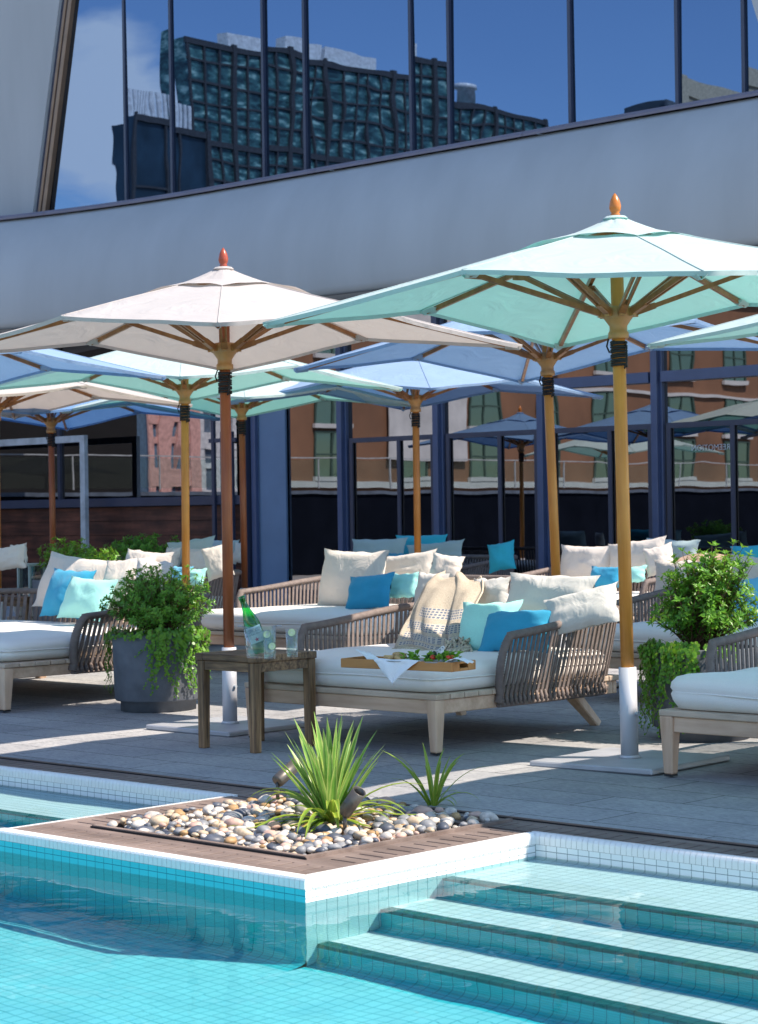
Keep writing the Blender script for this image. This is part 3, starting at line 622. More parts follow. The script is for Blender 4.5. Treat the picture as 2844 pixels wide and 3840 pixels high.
def make_umbrella(seed):
    root = thing('patio_umbrella', 'x', 'umbrella', (0, 0, 0))
    b = MB(); b.box((-.35, -.35, 0), (.35, .35, .028)); b.build('base_plate', M['plate'], root, bevel=.006)
    b = MB(); b.tube([(0, 0, .0285), (0, 0, .46)], .043, 24); b.lathe([(.0435, .0285), (.055, .029), (.0435, .042)], 20); b.build('base_tube', M['steel'], root)
    b = MB()
    b.tube([(-.056, 0, .24), (.056, 0, .24)], .010, 6)
    b.build('bolt', M['pale_steel'], root)
    b = MB(); b.tube([(0, 0, .44), (0, 0, 1.2), (0, 0, ZA - .02)], .032, 20); b.build('pole', M['pole_yellow'], root)
    b = MB(); b.lathe([(.033, 2.015), (.046, 2.015), (.05, 2.02), (.05, 2.045), (.043, 2.05), (.043, 2.075), (.060, 2.10), (.072, 2.115), (.074, 2.15), (.060, 2.168), (.034, 2.17)], 20)
    for k in range(8):
        a = CORR[k]; b.box((.05, -.013, 2.118), (.098, .013, 2.158), 0, Matrix.Rotation(a, 4, 'Z'))
    b.build('hub', M['hub'], root)
    b = MB(); pts = []
    for i in range(190):
        a = i / 12 * 2 * math.pi; pts.append((math.cos(a) * .0385, math.sin(a) * .0385, 1.88 + .125 * i / 190 + .003 * math.sin(a * .37)))
    b.tube(pts, .0048, 5)
    b.tube([(.04, 0, 2.0), (.058, -.02, 1.95), (.062, -.03, 1.90), (.05, -.03, 1.87), (.04, -.01, 1.88)], .0045, 5)
    b.tube([(-.036, .0, 2.5), (-.038, .01, 2.3), (-.05, .03, 2.18), (-.06, .02, 2.06), (-.05, -.03, 1.98), (-.035, -.03, 1.95)], .0045, 5)
    b.build('cord', M['cord'], root)
    # canopy: lower skirt and a separate vent cap
    nth = 64
    def skirt(i, j): return canopy_pt(2 * math.pi * i, .235 + .765 * j, 0, 0, seed)
    b = MB(); b.grid(skirt, nth, 14); b.grid(lambda i, j: canopy_pt(2 * math.pi * i, 1 - .006 * j, -.022 * j, 0, seed), nth, 1)
    for k in range(8):      # sewn seams along the ribs
        b.tube([canopy_pt(CORR[k] + 1e-4, t, .001, 0, seed) for t in [.25 + .75 * q / 14 for q in range(15)]], .0038, 5)
    cn = b.build('canopy', M['canopy_beige'], root)
    b = MB()
    def vent(i, j):
        th = 2 * math.pi * i; t = .03 + .265 * j; s = (th / (math.pi / 4)) % 1; p = canopy_pt(th, t, .006 + .001 * j, .013 * j ** 3, seed + 1); return p
    b.grid(vent, nth, 8); b.lathe([(0, ZA + .036), (.035, ZA + .036), (.05, ZA + .033), (.062, ZA + .022)], 24); b.build('vent_cap', M['canopy_beige'], root)
    for k in range(8):
        b = MB()
        q = canopy_pt(CORR[k] + 1e-4, 1.0, -.012); d = Vector((math.cos(CORR[k]), math.sin(CORR[k]), 0)); x = Vector((-d.y, d.x, 0))
        b.add([q - d * .11 + x * .04 + Vector((0, 0, .018)), q - d * .11 - x * .04 + Vector((0, 0, .018)), q - x * .02, q + x * .02, q - d * .10 - Vector((0, 0, .012)), q - d * .02 - Vector((0, 0, .018))], [(0, 4, 5, 3), (1, 2, 5, 4), (0, 1, 4)])
        b.build('corner_pocket', M['canopy_beige'], root)
    for k in range(8):
        a = CORR[k]; d = Vector((math.cos(a), math.sin(a), 0)); p1 = canopy_pt(a + 1e-4, .965, -.024); p0 = d * .05 + Vector((0, 0, ZA - .045))
        b = MB(); b.beam(p0, p1, .020, .024); b.build('rib', M['rib'], root)
        t = .46 if k % 2 == 0 else .40
        pe = canopy_pt(a + 1e-4, t, -.05); ps = d * .085 + Vector((0, 0, 2.138)); x = Vector((-d.y, d.x, 0))
        b = MB()
        for s in (-1, 1): b.beam(ps + x * .013 * s, pe + x * .015 * s, .012, .022)
        b.beam(pe - d * .03 - Vector((0, 0, .008)), pe + d * .05 + Vector((0, 0, .0)), .034, .03); b.beam(ps, ps + (pe - ps) * .16, .034, .03)
        b.build('strut', M['rib'], root)
    b = MB(); b.lathe([(0, 0), (.026, 0), (.028, .012), (.022, .02), (.030, .03), (.034, .048), (.034, .062), (.028, .088), (.016, .112), (.005, .128), (0, .131)], 20, 0, (0, 0, ZA + .034), True, Matrix.Translation((0, 0, (ZA + .034) * .15)) @ Matrix.Scale(.85, 4)); b.build('finial', M['finial_orange'], root)
    return root
UMB = []
protoU = [make_umbrella(1), make_umbrella(5)]
def place_umb(label, u, v, cm, pm, fm, rot=0, dzr=0, lean=(0, 0), proto=0, group='market umbrellas over the terrace'):
    global protoU
    o = protoU[proto] if protoU[proto].get('free', 1) else copy_tree(protoU[proto])
    protoU[proto]['free'] = 0
    if 'free' in o.keys() and o is not protoU[proto]: del o['free']
    o.location = W(u, v, dz(v)); o.rotation_euler = (lean[0], lean[1], YAW + rot); o.scale = (1, .945, 1)
    tag(o, label, 'umbrella', group)
    for c in kids(o):
        nm = c.name.split('.')[0]
        mm = {'canopy': cm, 'vent_cap': cm, 'corner_pocket': cm, 'pole': pm, 'finial': fm}.get(nm)
        if mm: c.material_slots[0].link = 'OBJECT'; c.material_slots[0].material = M[mm]
        if nm in ('base_plate', 'base_tube', 'bolt', 'pole'): pass
        else: c.location = (0, 0, dzr)
    UMB.append(o); return o
def hub_uv(x, y, half): p = at_y(x, y, FPX / K * RC / half); return uv_of(p)
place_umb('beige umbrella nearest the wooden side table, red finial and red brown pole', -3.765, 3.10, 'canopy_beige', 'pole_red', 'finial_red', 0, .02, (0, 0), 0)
place_umb('largest mint umbrella with orange finial beside the front right daybed', -.97, 3.12, 'canopy_mint', 'pole_yellow', 'finial_orange', .03, .01, (.004, -.012), 1)
place_umb('blue umbrella with golden pole between the two big daybeds, cut by the mint canopy', -3.64, 5.95, 'canopy_blue', 'pole_yellow', 'finial_orange', -.02, .06, (0, -.035), 0)
place_umb('mint umbrella with golden pole rising behind the left potted shrub', -7.22, 5.8, 'canopy_mint', 'pole_yellow', 'finial_orange', .02, .03, (0, .012), 1)
place_umb('blue umbrella with orange pole in front of the lobby doors', -7.65, 8.95, 'canopy_blue', 'pole_orange', 'finial_orange', 0, .03, (0, 0), 0)
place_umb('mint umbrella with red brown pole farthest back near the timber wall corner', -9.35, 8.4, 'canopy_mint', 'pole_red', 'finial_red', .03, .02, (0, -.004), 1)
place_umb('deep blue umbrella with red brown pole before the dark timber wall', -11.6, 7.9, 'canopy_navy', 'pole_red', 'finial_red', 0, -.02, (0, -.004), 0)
hu = hub_uv(-10, 870, 441)
place_umb('beige umbrella at the left edge, only its right side visible under the blue one', hu[0], hu[1], 'canopy_beige', 'pole_orange', 'finial_red', .02, 0, (0, 0), 1)
place_umb('blue umbrella tip poking in at the left edge above a mint canopy', -6.68, 2.95, 'canopy_blue', 'pole_yellow', 'finial_orange', 0, 0, (0, 0), 0)
place_umb('mint umbrella tip poking in at the right edge below the largest canopy', -.93, 6.1, 'canopy_mint', 'pole_yellow', 'finial_orange', 0, 0, (0, 0), 1)
place_umb('mint umbrella beyond the right edge whose canopy shades the front right daybed', 1.72, 3.2, 'canopy_mint', 'pole_yellow', 'finial_orange', 0, 0, (0, 0), 0)
place_umb('deep blue umbrella beyond the left edge, mirrored in the lobby windows', -14.6, 7.2, 'canopy_navy', 'pole_yellow', 'finial_orange', 0, 0, (0, 0), 0)
place_umb('mint umbrella beyond the left edge, mirrored in the right lobby windows', -16.2, 2.6, 'canopy_mint', 'pole_yellow', 'finial_orange', 0, 0, (0, 0), 1)

# ------------------------------------------------------------------ daybeds
BW, BD = 1.40, 1.52
def rrect(w, d, r, n=6):
    pts = []
    for cx, cy, a0 in ((w / 2 - r, -d / 2 + r, -90), (w / 2 - r, d / 2 - r, 0), (-w / 2 + r, d / 2 - r, 90), (-w / 2 + r, -d / 2 + r, 180)):
        for k in range(n + 1): a = R(a0 + 90 * k / n); pts.append((cx + r * math.cos(a), cy + r * math.sin(a)))
    out = []
    for i in range(len(pts)):
        p = pts[i]; q = pts[(i + 1) % len(pts)]; out.append(p); l = math.dist(p, q); m = int(l / .09)
        for k in range(1, m + 1): f = k / (m + 1); out.append((p[0] + (q[0] - p[0]) * f, p[1] + (q[1] - p[1]) * f))
    return out
def upath(t, w, y0, yb, r):
    """right front -> back -> left front, t in 0..1; returns (x, y)"""
    l1 = yb - r - y0; la = math.pi * r / 2; l2 = 2 * (w - r); tot = 2 * l1 + 2 * la + l2; s = t * tot
    if s < l1: return (w, y0 + s)
    s -= l1
    if s < la: a = s / r; return (w - r + r * math.cos(a), yb - r + r * math.sin(a))
    s -= la
    if s < l2: return (w - r - s, yb)
    s -= l2
    if s < la: a = s / r; return (-w + r - r * math.sin(a), yb - r + r * math.cos(a))
    s -= la
    return (-w, yb - r - s)
def armz(y): return .565 + .090 * smoothstep((y + .40) / 1.2)
def make_bed():
    root = thing('daybed', 'x', 'daybed', (0, 0, 0))
    b = MB(); y = -BD / 2
    nS = 14; sw = BD / nS
    for i in range(nS): b.box((-BW / 2, y + i * sw + .003, .272), (BW / 2, y + (i + 1) * sw - .003, .300))
    b.build('slat_top', M['slat_teak'], root, bevel=.005, bseg=2)
    b = MB(); i_ = .018
    b.box((-BW / 2 + i_, -BD / 2 + i_, .200), (BW / 2 - i_, -BD / 2 + i_ + .035, .2705)); b.box((-BW / 2 + i_, BD / 2 - i_ - .035, .2), (BW / 2 - i_, BD / 2 - i_, .2705))
    for s in (-1, 1):
        x0, x1 = sorted((s * (BW / 2 - i_), s * (BW / 2 - i_ - .035))); b.box((x0, -BD / 2 + i_ + .036, .2), (x1, BD / 2 - i_ - .036, .2705))
    b.build('rail', M['rail_teak'], root, bevel=.004)
    for (fx, fy, tx, ty) in ((.662, -.722, .662, -.722), (-.662, -.722, -.662, -.722), (.50, .80, .44, .62), (-.50, .80, -.44, .62)):
        b = MB(); sgn = 1 if fx > 0 else -1
        b.beam((fx, fy, .008), (tx, ty, .2715 if fy < 0 else .215), .048, .048, 0, Vector((0, 1, 0)), .072 if fy < 0 else .068, .075 if fy < 0 else .07); lg = b.build('leg', M['leg_teak'], root, bevel=.006)
        b = MB(); b.box((fx - .022, fy - .022, 0), (fx + .022, fy + .022, .0085)); b.build('foot_pad', M['cord'], lg)
    # mattress
    ring = rrect(BW - .05, BD - .06, .10); rs = []
    prof = [(.06, .300), (.022, .306), (.004, .335), (.0, .358), (.007, .372), (.0, .386), (.004, .410), (.022, .435), (.06, .447), (.13, .452), (.26, .455), (.40, .456), (.55, .456)]
    b = MB(); vs = []; W_, D_ = BW - .05, BD - .06
    for ins, z in prof:
        for x, yy in ring:
            sx = (W_ / 2 - ins) / (W_ / 2); sy = (D_ / 2 - ins) / (D_ / 2)
            q = Vector((x * sx, yy * sy - .01, z)); w = mnoise.noise(Vector((x * 2.3, yy * 2.3, z * 6))); e = mnoise.noise(Vector((x * 5, yy * 5, 3)))
            q += Vector((x, yy, 0)).normalized() * (w * .014 + e * .006) * (1 if ins < .1 else 0); q.z += (w * .012 + e * .004) * (1 if z > .32 else 0); vs.append(q)
    n = len(ring); fs = [(i * n + k, i * n + (k + 1) % n, (i + 1) * n + (k + 1) % n, (i + 1) * n + k) for i in range(len(prof) - 1) for k in range(n)]
    fs.append(tuple((len(prof) - 1) * n + k for k in range(n)))
    b.add(vs, fs, 0, None, True); mt = b.build('mattress', M['mattress'], root)
    b = MB(); pts = [((W_ / 2 + .002) / (W_ / 2) * x, (D_ / 2 + .002) / (D_ / 2) * yy - .01, .372 + .012 * mnoise.noise(Vector((x * 2.3, yy * 2.3, 2.2)))) for x, yy in ring]; b.tube(pts + [pts[0]], .0045, 5); b.build('piping', M['mattress'], mt)
    # rope shell
    b = MB(); NS = 92
    def top(t): x, yy = upath(t, .752, -.245, .83, .24); return Vector((x, yy, armz(yy)))
    def bot(t): x, yy = upath(t, .700, -.285, .735, .20); return Vector((x, yy, .225))
    for i in range(NS):
        t = (i + .5) / NS; p = bot(t); q = top(t); d = (top(min(1, t + .004)) - top(max(0, t - .004))); d.z = 0; d.normalize(); o = Vector((d.y, -d.x, 0))
        w = .0088; th = .004; mid = (p + q) / 2 + o * .003
        for off in (.0, ):
            vs = []
            for c in (p, mid, q):
                for a, e in ((-1, -1), (1, -1), (1, 1), (-1, 1)): vs.append(c + d * w * a + o * th * e)
            fs = []
            for s in (0, 4): fs += [(s, s + 1, s + 5, s + 4), (s + 1, s + 2, s + 6, s + 5), (s + 2, s + 3, s + 7, s + 6), (s + 3, s, s + 4, s + 7)]
            b.add(vs, fs)
        b.tube([p + o * .010 - Vector((0, 0, .012)), p + o * .013 + Vector((0, 0, .012)), p + o * .006 + Vector((0, 0, .045))], [.009, .0115, .005], 6)
    b.build('rope_weave', M['rope'], root)
    pts = [top(i / 120) for i in range(121)]
    def endcurve(s):
        tt = 0 if s > 0 else 1; p = top(tt); q = bot(tt); out = []
        for k in range(9):
            f = k / 8; c = p + (q - p) * f; c.y -= .045 * math.sin(math.pi * min(1, f * 1.15)) ** .7 * (1 - f * .5); out.append(c)
        return out
    full = endcurve(1)[::-1][:-1] + pts + endcurve(-1)[1:]
    b = MB(); dense = []
    for p, q in zip(full[:-1], full[1:]):
        m = max(1, int((q - p).length / .0065))
        for k in range(m): dense.append(p + (q - p) * k / m)
    b.tube(dense, [.0215 + .0022 * (1 if i % 2 else -1) for i in range(len(dense))], 8); b.build('arm_rail', M['rope'], root)
    b = MB(); bp = [bot(i / 60) - Vector((0, 0, .012)) for i in range(61)]; b.tube(bp, .014, 6); b.build('base_rail', M['rope'], root)
    return root
protoB = make_bed(); first = [True]
BEDS = {}
def place_bed(key, u, v, label, rot=0, s=(1, 1, 1)):
    o = protoB if first[0] else copy_tree(protoB); first[0] = False
    o.location = W(u, v, dz(v)); o.rotation_euler = (0, 0, YAW + rot); o.scale = s; tag(o, label, 'daybed', 'rope sided daybeds on the terrace'); BEDS[key] = (u, v); return o
place_bed('C', -2.60, 3.54, 'teak and brown rope daybed in the centre carrying the food tray')
place_bed('L', -6.70, 3.72, 'daybed at the left edge with one mint and one blue cushion', 0, (1.6, 1.12, 1))
place_bed('R', .13, 3.56, 'daybed cut by the right edge, its bare front leg by the steel umbrella plate')
place_bed('M', -6.05, 6.45, 'daybed behind the ice bucket, its left rope arm lit by the sun', 0, (1.25, 1.12, 1))
place_bed('N', -2.38, 6.1, 'daybed behind the right potted shrub with a bright blue cushion')
place_bed('O', -9.3, 6.9, 'daybed behind the left shrub with a tall wrinkled sand cushion, beside the mint umbrella pole')
place_bed('P', -5.55, 8.75, 'daybed behind the centre bed with sand, blue and mint cushions by the golden pole')
place_bed('Q', -9.15, 10.55, 'shaded daybed against the lobby doors with slate and teal cushions')
place_bed('S', -12.6, 9.6, 'shaded daybed by the timber wall corner behind the red brown pole')
place_bed('T', -10.2, 4.3, 'daybed at the left edge behind, with crumpled sand cushions')
place_bed('V', -5.3, 11.3, 'shaded daybed before the right lobby windows with a teal cushion and tan throw')

# ------------------------------------------------------------------ cushions
def cushion_mesh(w, h, t, seed, wr=1.0):
    n = 16; b = MB(); off = Vector((seed * 3.1, seed * 1.7, 0))
    def pt(i, j, s):
        x = -1 + 2 * i; y = -1 + 2 * j
        e = (1 - abs(x) ** 2.6) * (1 - abs(y) ** 2.6); z = max(0, e) ** .55
        bx = 1 - .075 * (1 - y * y) * abs(x) ** 3; by = 1 - .075 * (1 - x * x) * abs(y) ** 3
        ear = .03 * (abs(x) * abs(y)) ** 6
        nz = mnoise.noise(Vector((x * 1.6, y * 1.6, s)) + off) * .22 + mnoise.noise(Vector((x * 4.5, y * 3.5, s * 2)) + off) * .07 * wr
        edge = max(abs(x), abs(y)) ** 6
        px = x * w / 2 * (bx + ear); py = y * h / 2 * (by + ear)
        px += .012 * mnoise.noise(Vector((y * 3, s, seed))) * edge; py += .014 * mnoise.noise(Vector((x * 3, seed, 1))) * edge
        return Vector((px, -s * t / 2 * z * (1 + nz) + .010 * mnoise.noise(Vector((x * 2, y * 2, seed * 2))) * (1 if True else 0), py + .0))
    b.grid(lambda i, j: pt(i, j, 1), n, n); b.grid(lambda i, j: pt(1 - i, j, -1), n, n)
    return b
CN = [0]
def cushion(label, x0, y0, x1, y1, v, mat, yaw=0, lean=16, roll=0, t=.2, hk=1.0, wk=1.0):
    """box of the cushion in the photograph, and its depth v on the terrace"""
    CN[0] += 1; p = at_v((x0 + x1) / 2, (y0 + y1) / 2, v); Y = p.y; cr, sr = abs(math.cos(R(roll))), abs(math.sin(R(roll)))
    ax = abs((Matrix.Rotation(R(yaw), 3, 'Z') @ DA).dot(CR)); bw = (x1 - x0) * Y / (FPX / K); bh = (y1 - y0) * Y / (FPX / K)
    # undo the turn of the cushion in its own plane
    w = max(.5 * bw, (bw * cr - bh * sr) / max(.3, cr * cr - sr * sr)) / max(.45, ax) * wk; h = max(.5 * bh, (bh * cr - bw * sr) / max(.3, cr * cr - sr * sr)) / math.cos(R(lean)) * hk
    t = min(t, .42 * min(w, h) + .02)
    o = cushion_mesh(w, h, t, CN[0]).build('cushion', M[mat]); o.location = p
    o.rotation_euler = (Matrix.Rotation(YAW + R(yaw), 3, 'Z') @ Matrix.Rotation(R(-lean), 3, 'X') @ Matrix.Rotation(R(roll), 3, 'Y')).to_euler()
    return tag(o, label, 'cushion', 'loose cushions on the daybeds')
# left bed
cushion('large sand cushion at the back of the left daybed, behind the blue one', 72, 1205, 247, 1338, 4.5, 'sand', 0, 22, 5)
cushion('sand cushion on the left daybed, right of the mint one', 215, 1211, 338, 1336, 4.4, 'sand', 14, 26, -6)
cushion('flat sand cushion top peeking out behind the left potted shrub', 260, 1197, 376, 1290, 4.6, 'sand', 0, 16, 3)
cushion('rounded grey cushion half shaded behind the left potted shrub', 290, 1214, 380, 1300, 4.3, 'grey', 50, 10, 8, .22)
cushion('bright blue cushion on the left daybed behind the mint one', 94, 1239, 202, 1346, 4.3, 'blue', 4, 22, 2, .15)
cushion('mint cushion on the left daybed nearest the rope arm', 130, 1257, 250, 1353, 4.15, 'mint', 2, 24, 3, .15)
# second row left
cushion('long slate cushion topmost on the daybed left of the mint umbrella pole', 357, 1169, 473, 1232, 7.75, 'slate', 0, 10, -6)
cushion('grey cushion right of the mint umbrella pole', 400, 1194, 470, 1250, 7.5, 'grey', 10, 18, 0)
cushion('grey cushion just left of the mint umbrella pole', 358, 1192, 392, 1250, 7.5, 'grey', 0, 14, 0)
cushion('tall wrinkled sand cushion beside the red brown pole of the beige umbrella', 436, 1180, 514, 1268, 7.05, 'sand', 30, 16, -16)
cushion('small mint cushion behind the top of the left potted shrub', 398, 1239, 448, 1275, 6.9, 'mint', 8, 24, 0, .16)
cushion('pale blue cushion crossed by the mint umbrella pole', 372, 1234, 420, 1272, 7.1, 'skyblue', 0, 20, 0, .16)
cushion('grey cushion right of the red brown umbrella pole at the back', 508, 1181, 537, 1228, 9.9, 'grey', 10, 12, 4)
cushion('pale grey cushion left of the red brown umbrella pole at the back', 455, 1176, 520, 1228, 10.0, 'slate', 0, 12, 0)
# middle bed
cushion('large square sand cushion on the daybed behind the ice bucket', 695, 1197, 838, 1330, 6.6, 'sand', -3, 12, 1)
cushion('sand cushion right of the large square one, in front of the orange pole', 830, 1198, 950, 1285, 7.0, 'sand', 0, 16, -7)
cushion('crumpled sand cushion slumped at the end of the middle daybed', 934, 1204, 1010, 1268, 6.75, 'sand', 20, 22, 8, .24)
cushion('bright blue cushion on the daybed behind the ice bucket', 755, 1247, 856, 1332, 6.35, 'blue', 6, 24, -6, .16)
cushion('mint cushion beside the bright blue one on the middle daybed', 839, 1247, 912, 1305, 6.55, 'mint', 0, 20, -3, .15)
# shaded bed by the doors
cushion('slate cushion left of the orange pole against the lobby doors', 764, 1172, 884, 1232, 10.6, 'slate', 0, 12, -1)
cushion('teal cushion behind the orange pole', 862, 1164, 971, 1222, 11.0, 'teal', 0, 8, -1)
cushion('slate cushion right of the orange pole', 886, 1176, 1009, 1232, 10.5, 'slate', 0, 12, -5)
cushion('teal cushion leaning on the right arm of the shaded daybed', 1060, 1177, 1126, 1248, 10.2, 'teal', 20, 20, -10, .18)
cushion('little blue cushion corner between slate cushions near the orange pole', 845, 1205, 880, 1232, 10.2, 'blue', 0, 16, 0, .15)
# centre bed
cushion('pale sand cushion left of the draped throw on the centre daybed', 906, 1246, 975, 1325, 4.15, 'grey', 0, 12, 3)
cushion('pale sand cushion right of the draped throw on the centre daybed', 1030, 1257, 1106, 1330, 4.1, 'grey', 0, 14, -2)
cushion('mint cushion beside the draped throw on the centre daybed', 1000, 1308, 1128, 1425, 3.68, 'mint', 8, 24, -3, .16)
cushion('bright blue cushion in front on the centre daybed', 1050, 1326, 1206, 1424, 3.66, 'blue', 10, 28, -3, .17)
cushion('large pale sand cushion at the back of the centre daybed behind the blue one', 1105, 1250, 1286, 1350, 4.0, 'grey', 0, 22, 1, .22)
cushion('large pale sand cushion leaning on the right arm of the centre daybed', 1186, 1268, 1352, 1390, 3.8, 'grey', 14, 30, -16, .22)
# third row
cushion('square sand cushion just right of the golden pole of the blue umbrella', 1222, 1187, 1328, 1268, 9.2, 'sand', 0, 12, 1)
cushion('sand cushion crossed by the golden pole of the largest umbrella', 1328, 1170, 1446, 1252, 9.2, 'sand', 0, 14, -7)
cushion('rounded sand cushion leaning right of that crossed by the golden pole', 1400, 1182, 1474, 1258, 8.95, 'sand', 20, 18, -14)
cushion('greyish teal cushion standing behind the rounded sand one', 1412, 1173, 1516, 1232, 10.2, 'slate', 0, 10, 2, .18)
cushion('deep blue cushion just left of the golden pole of the largest umbrella', 1288, 1234, 1352, 1280, 8.7, 'blue', 0, 20, 0, .16)
cushion('small mint cushion just right of the golden pole of the largest umbrella', 1342, 1232, 1406, 1272, 8.8, 'mint', 10, 20, -4, .15)
# right bed
cushion('large sand cushion behind the right potted shrub', 1432, 1218, 1586, 1310, 6.75, 'sand', 0, 12, -1)
cushion('sand cushion at the right edge above the sky blue one', 1592, 1209, 1720, 1305, 6.7, 'sand', 0, 14, 3)
cushion('sky blue cushion at the right edge beside the potted shrub', 1562, 1257, 1652, 1358, 6.25, 'skyblue', 0, 16, -3, .16)
cushion('teal cushion at the right edge before the lobby windows', 1596, 1183, 1700, 1236, 11.0, 'teal', 10, 16, -4)
# far left
cushion('crumpled sand cushion at the far left edge', -30, 1184, 62, 1248, 5.0, 'sand', 20, 14, -8, .26)
cushion('grey cushion tip behind the crumpled one at the far left edge', 18, 1182, 64, 1240, 5.2, 'grey', 15, 10, -8, .18)

# tan throw over the shaded right bed
def drape(name, label, cat, fn, nu, nv, mats, thick=.006):
    b = MB(); b.grid(fn, nu, nv); o = b.build(name, mats); md = o.modifiers.new('Solidify', 'SOLIDIFY'); md.thickness = thick; return tag(o, label, cat)
p = at_v(1546, 1224, 10.2)
def tanthrow(i, j):
    x = (i - .5) * 1.0; a = (j - .5) * 2.2
    z = .16 * math.cos(a) - .05 * abs(x * 2) ** 2 + .03 * mnoise.noise(Vector((x * 5, a * 2, 1))); return p + DA * (x + .08 * math.sin(j * 3)) + DB * (.22 * math.sin(a)) + Vector((0, 0, z - .09))
drape('throw_blanket', 'tan knitted throw heaped on the shaded right daybed', 'throw', tanthrow, 22, 16, M['tan'])
#PART4
# ------------------------------------------------------------------ patterned throw on the centre bed
def throwmat():
    m, nt, out = new_mat('cream_woven_throw'); tc = nt.nodes.new('ShaderNodeTexCoord'); sp = nt.nodes.new('ShaderNodeSeparateXYZ'); L(nt, tc.outputs['UV'], sp.inputs[0])
    def mth(op, a, bb=None, c=None):
        n = nt.nodes.new('ShaderNodeMath'); n.operation = op
        for s, v in zip(n.inputs, (a, bb, c)):
            if v is None: continue
            if isinstance(v, (int, float)): s.default_value = v
            else: L(nt, v, s)
        return n.outputs[0]
    x, y = sp.outputs['X'], sp.outputs['Y']
    bands = None
    for c, w in ((.555, .05), (.70, .05), (.845, .05), (.955, .022)):
        bd = mth('MULTIPLY', mth('COMPARE', y, c, w), mth('GREATER_THAN', x, .22 if c < .6 else .05)); bands = bd if bands is None else mth('ADD', bands, bd)
    gx = mth('GREATER_THAN', mth('FRACT', mth('MULTIPLY', x, 26)), .38)
    gy = mth('GREATER_THAN', mth('FRACT', mth('MULTIPLY', y, 40)), .42)
    pat = mth('MULTIPLY', mth('MULTIPLY', gx, gy), bands)
    v = coords(nt, 'Object'); w = noise(nt, v, 230, 2)
    base = ramp(nt, w, [(.35, (.40, .33, .25)), (.62, (.60, .525, .42))])
    base = mixc(nt, mth('MULTIPLY', bands, .35), base, (.66, .64, .60))
    cc = mixc(nt, mth('MULTIPLY', pat, .85), base, (.075, .125, .22))
    wv = nt.nodes.new('ShaderNodeTexWave'); wv.inputs['Scale'].default_value = 55; wv.inputs['Distortion'].default_value = 1.5; L(nt, tc.outputs['UV'], wv.inputs['Vector'])
    principled(nt, out, cc, .95, 0, bump(nt, wv.outputs['Fac'], .5, .004), .1); return m
# from the back rail over the cushions down to the mattress: rows of control points given in the photo frame with their depth (v)
rows = [  # (left x, y, v), (right x, y, v)
    ((966, 1250, 4.28), (1052, 1260, 4.24)), ((950, 1257, 4.12), (1056, 1268, 4.08)), ((930, 1278, 4.0), (1054, 1292, 3.95)), ((906, 1320, 3.86), (1036, 1330, 3.82)),
    ((888, 1358, 3.74), (1028, 1368, 3.70)), ((880, 1388, 3.64), (1027, 1400, 3.60)), ((872, 1412, 3.52), (1026, 1419, 3.50))]
RP = [(at_v(*a), at_v(*c)) for a, c in rows]
def thr(i, j):
    s = j * (len(RP) - 1); k = min(int(s), len(RP) - 2); f = s - k
    a = RP[k][0].lerp(RP[k + 1][0], f); c = RP[k][1].lerp(RP[k + 1][1], f); q = a.lerp(c, i)
    ph = i * 7.5 - j * 1.6 + .5 * math.sin(i * 5 + j * 3)
    fold = (abs(math.sin(ph)) - .6) * .050 * (.75 + .4 * j) + .016 * math.sin(i * 23 - j * 3 + 2 * math.sin(j * 5)) * j + .016 * mnoise.noise(Vector((i * 4, j * 5, 2)))
    q = q - DB * (fold + .035 * math.sin(math.pi * i)) - DA * (.02 * math.cos(ph) * (.4 + j)); q.z += .022 * math.sin(i * 11 + 2.2) * max(0, 1 - j * 2.2) + .012 * math.cos(ph) * j
    return q
TB = drape('throw_blanket', 'cream woven throw with blue block stripes draped over the centre daybed', 'throw', thr, 60, 50, throwmat(), .008)
b = MB(); rg = random.Random(5)
fr = plain('cream_fringe', (.52, .45, .34), .95, .3, 60, bs=.6, bscale=200)
for k in range(46):
    i = k / 45; q = thr(i, 1.0); pts = [q]; d = Vector((rg.uniform(-.5, .5), rg.uniform(-.6, .1), 0)) - DB * .6
    for s in range(1, 5): pts.append(q + d * .022 * s + Vector((rg.uniform(-.006, .006), rg.uniform(-.006, .006), -.004 * s + (.008 if s == 2 else 0))))
    b.tube(pts, [.005, .008, .006, .009, .004], 5)
for k in range(26):   # knotted tassels bunched on the right corner
    q = thr(.80 + .18 * rg.random(), .86 + .12 * rg.random()) - DB * .03; pts = [q + Vector((rg.uniform(-.02, .02), rg.uniform(-.02, .02), rg.uniform(-.02, .03))) for _ in range(4)]
    b.tube(pts, [.006, .010, .008, .005], 5)
fo = b.build('fringe', fr); fo.parent = TB

# ------------------------------------------------------------------ side table with drinks
TC = (-2.955, 2.553); TZ = .495; TS = .25
def make_table():
    t = thing('side_table', 'x', 'table', (0, 0, 0))
    b = MB(); n = 4; w = .50 / 4
    for i in range(4): b.box((-.19, -.25 + .0 + i * w + .0015, TZ - .035), (.19, -.25 + (i + 1) * w - .0015, TZ))
    for s in (-1, 1): x0, x1 = sorted((s * .1915, s * .25)); b.box((x0, -.25, TZ - .036), (x1, .25, TZ + .0005))
    b.build('tabletop', M['table_wood'], t, bevel=.004)
    b = MB()
    for s in (-1, 1):
        y0, y1 = sorted((s * .238, s * .212)); b.box((-.185, y0, TZ - .085), (.185, y1, TZ - .0365)); b.box((y0, -.185, TZ - .085), (y1, .185, TZ - .0365))
    b.build('apron', M['table_wood'], t, bevel=.002)
    for sx in (-1, 1):
        for sy in (-1, 1):
            b = MB(); b.beam((sx * .218, sy * .218, 0), (sx * .216, sy * .216, TZ - .0365), .050, .050, 0, Vector((0, 1, 0)), .056, .056); b.build('leg', M['table_leg'], t, bevel=.004)
    return t
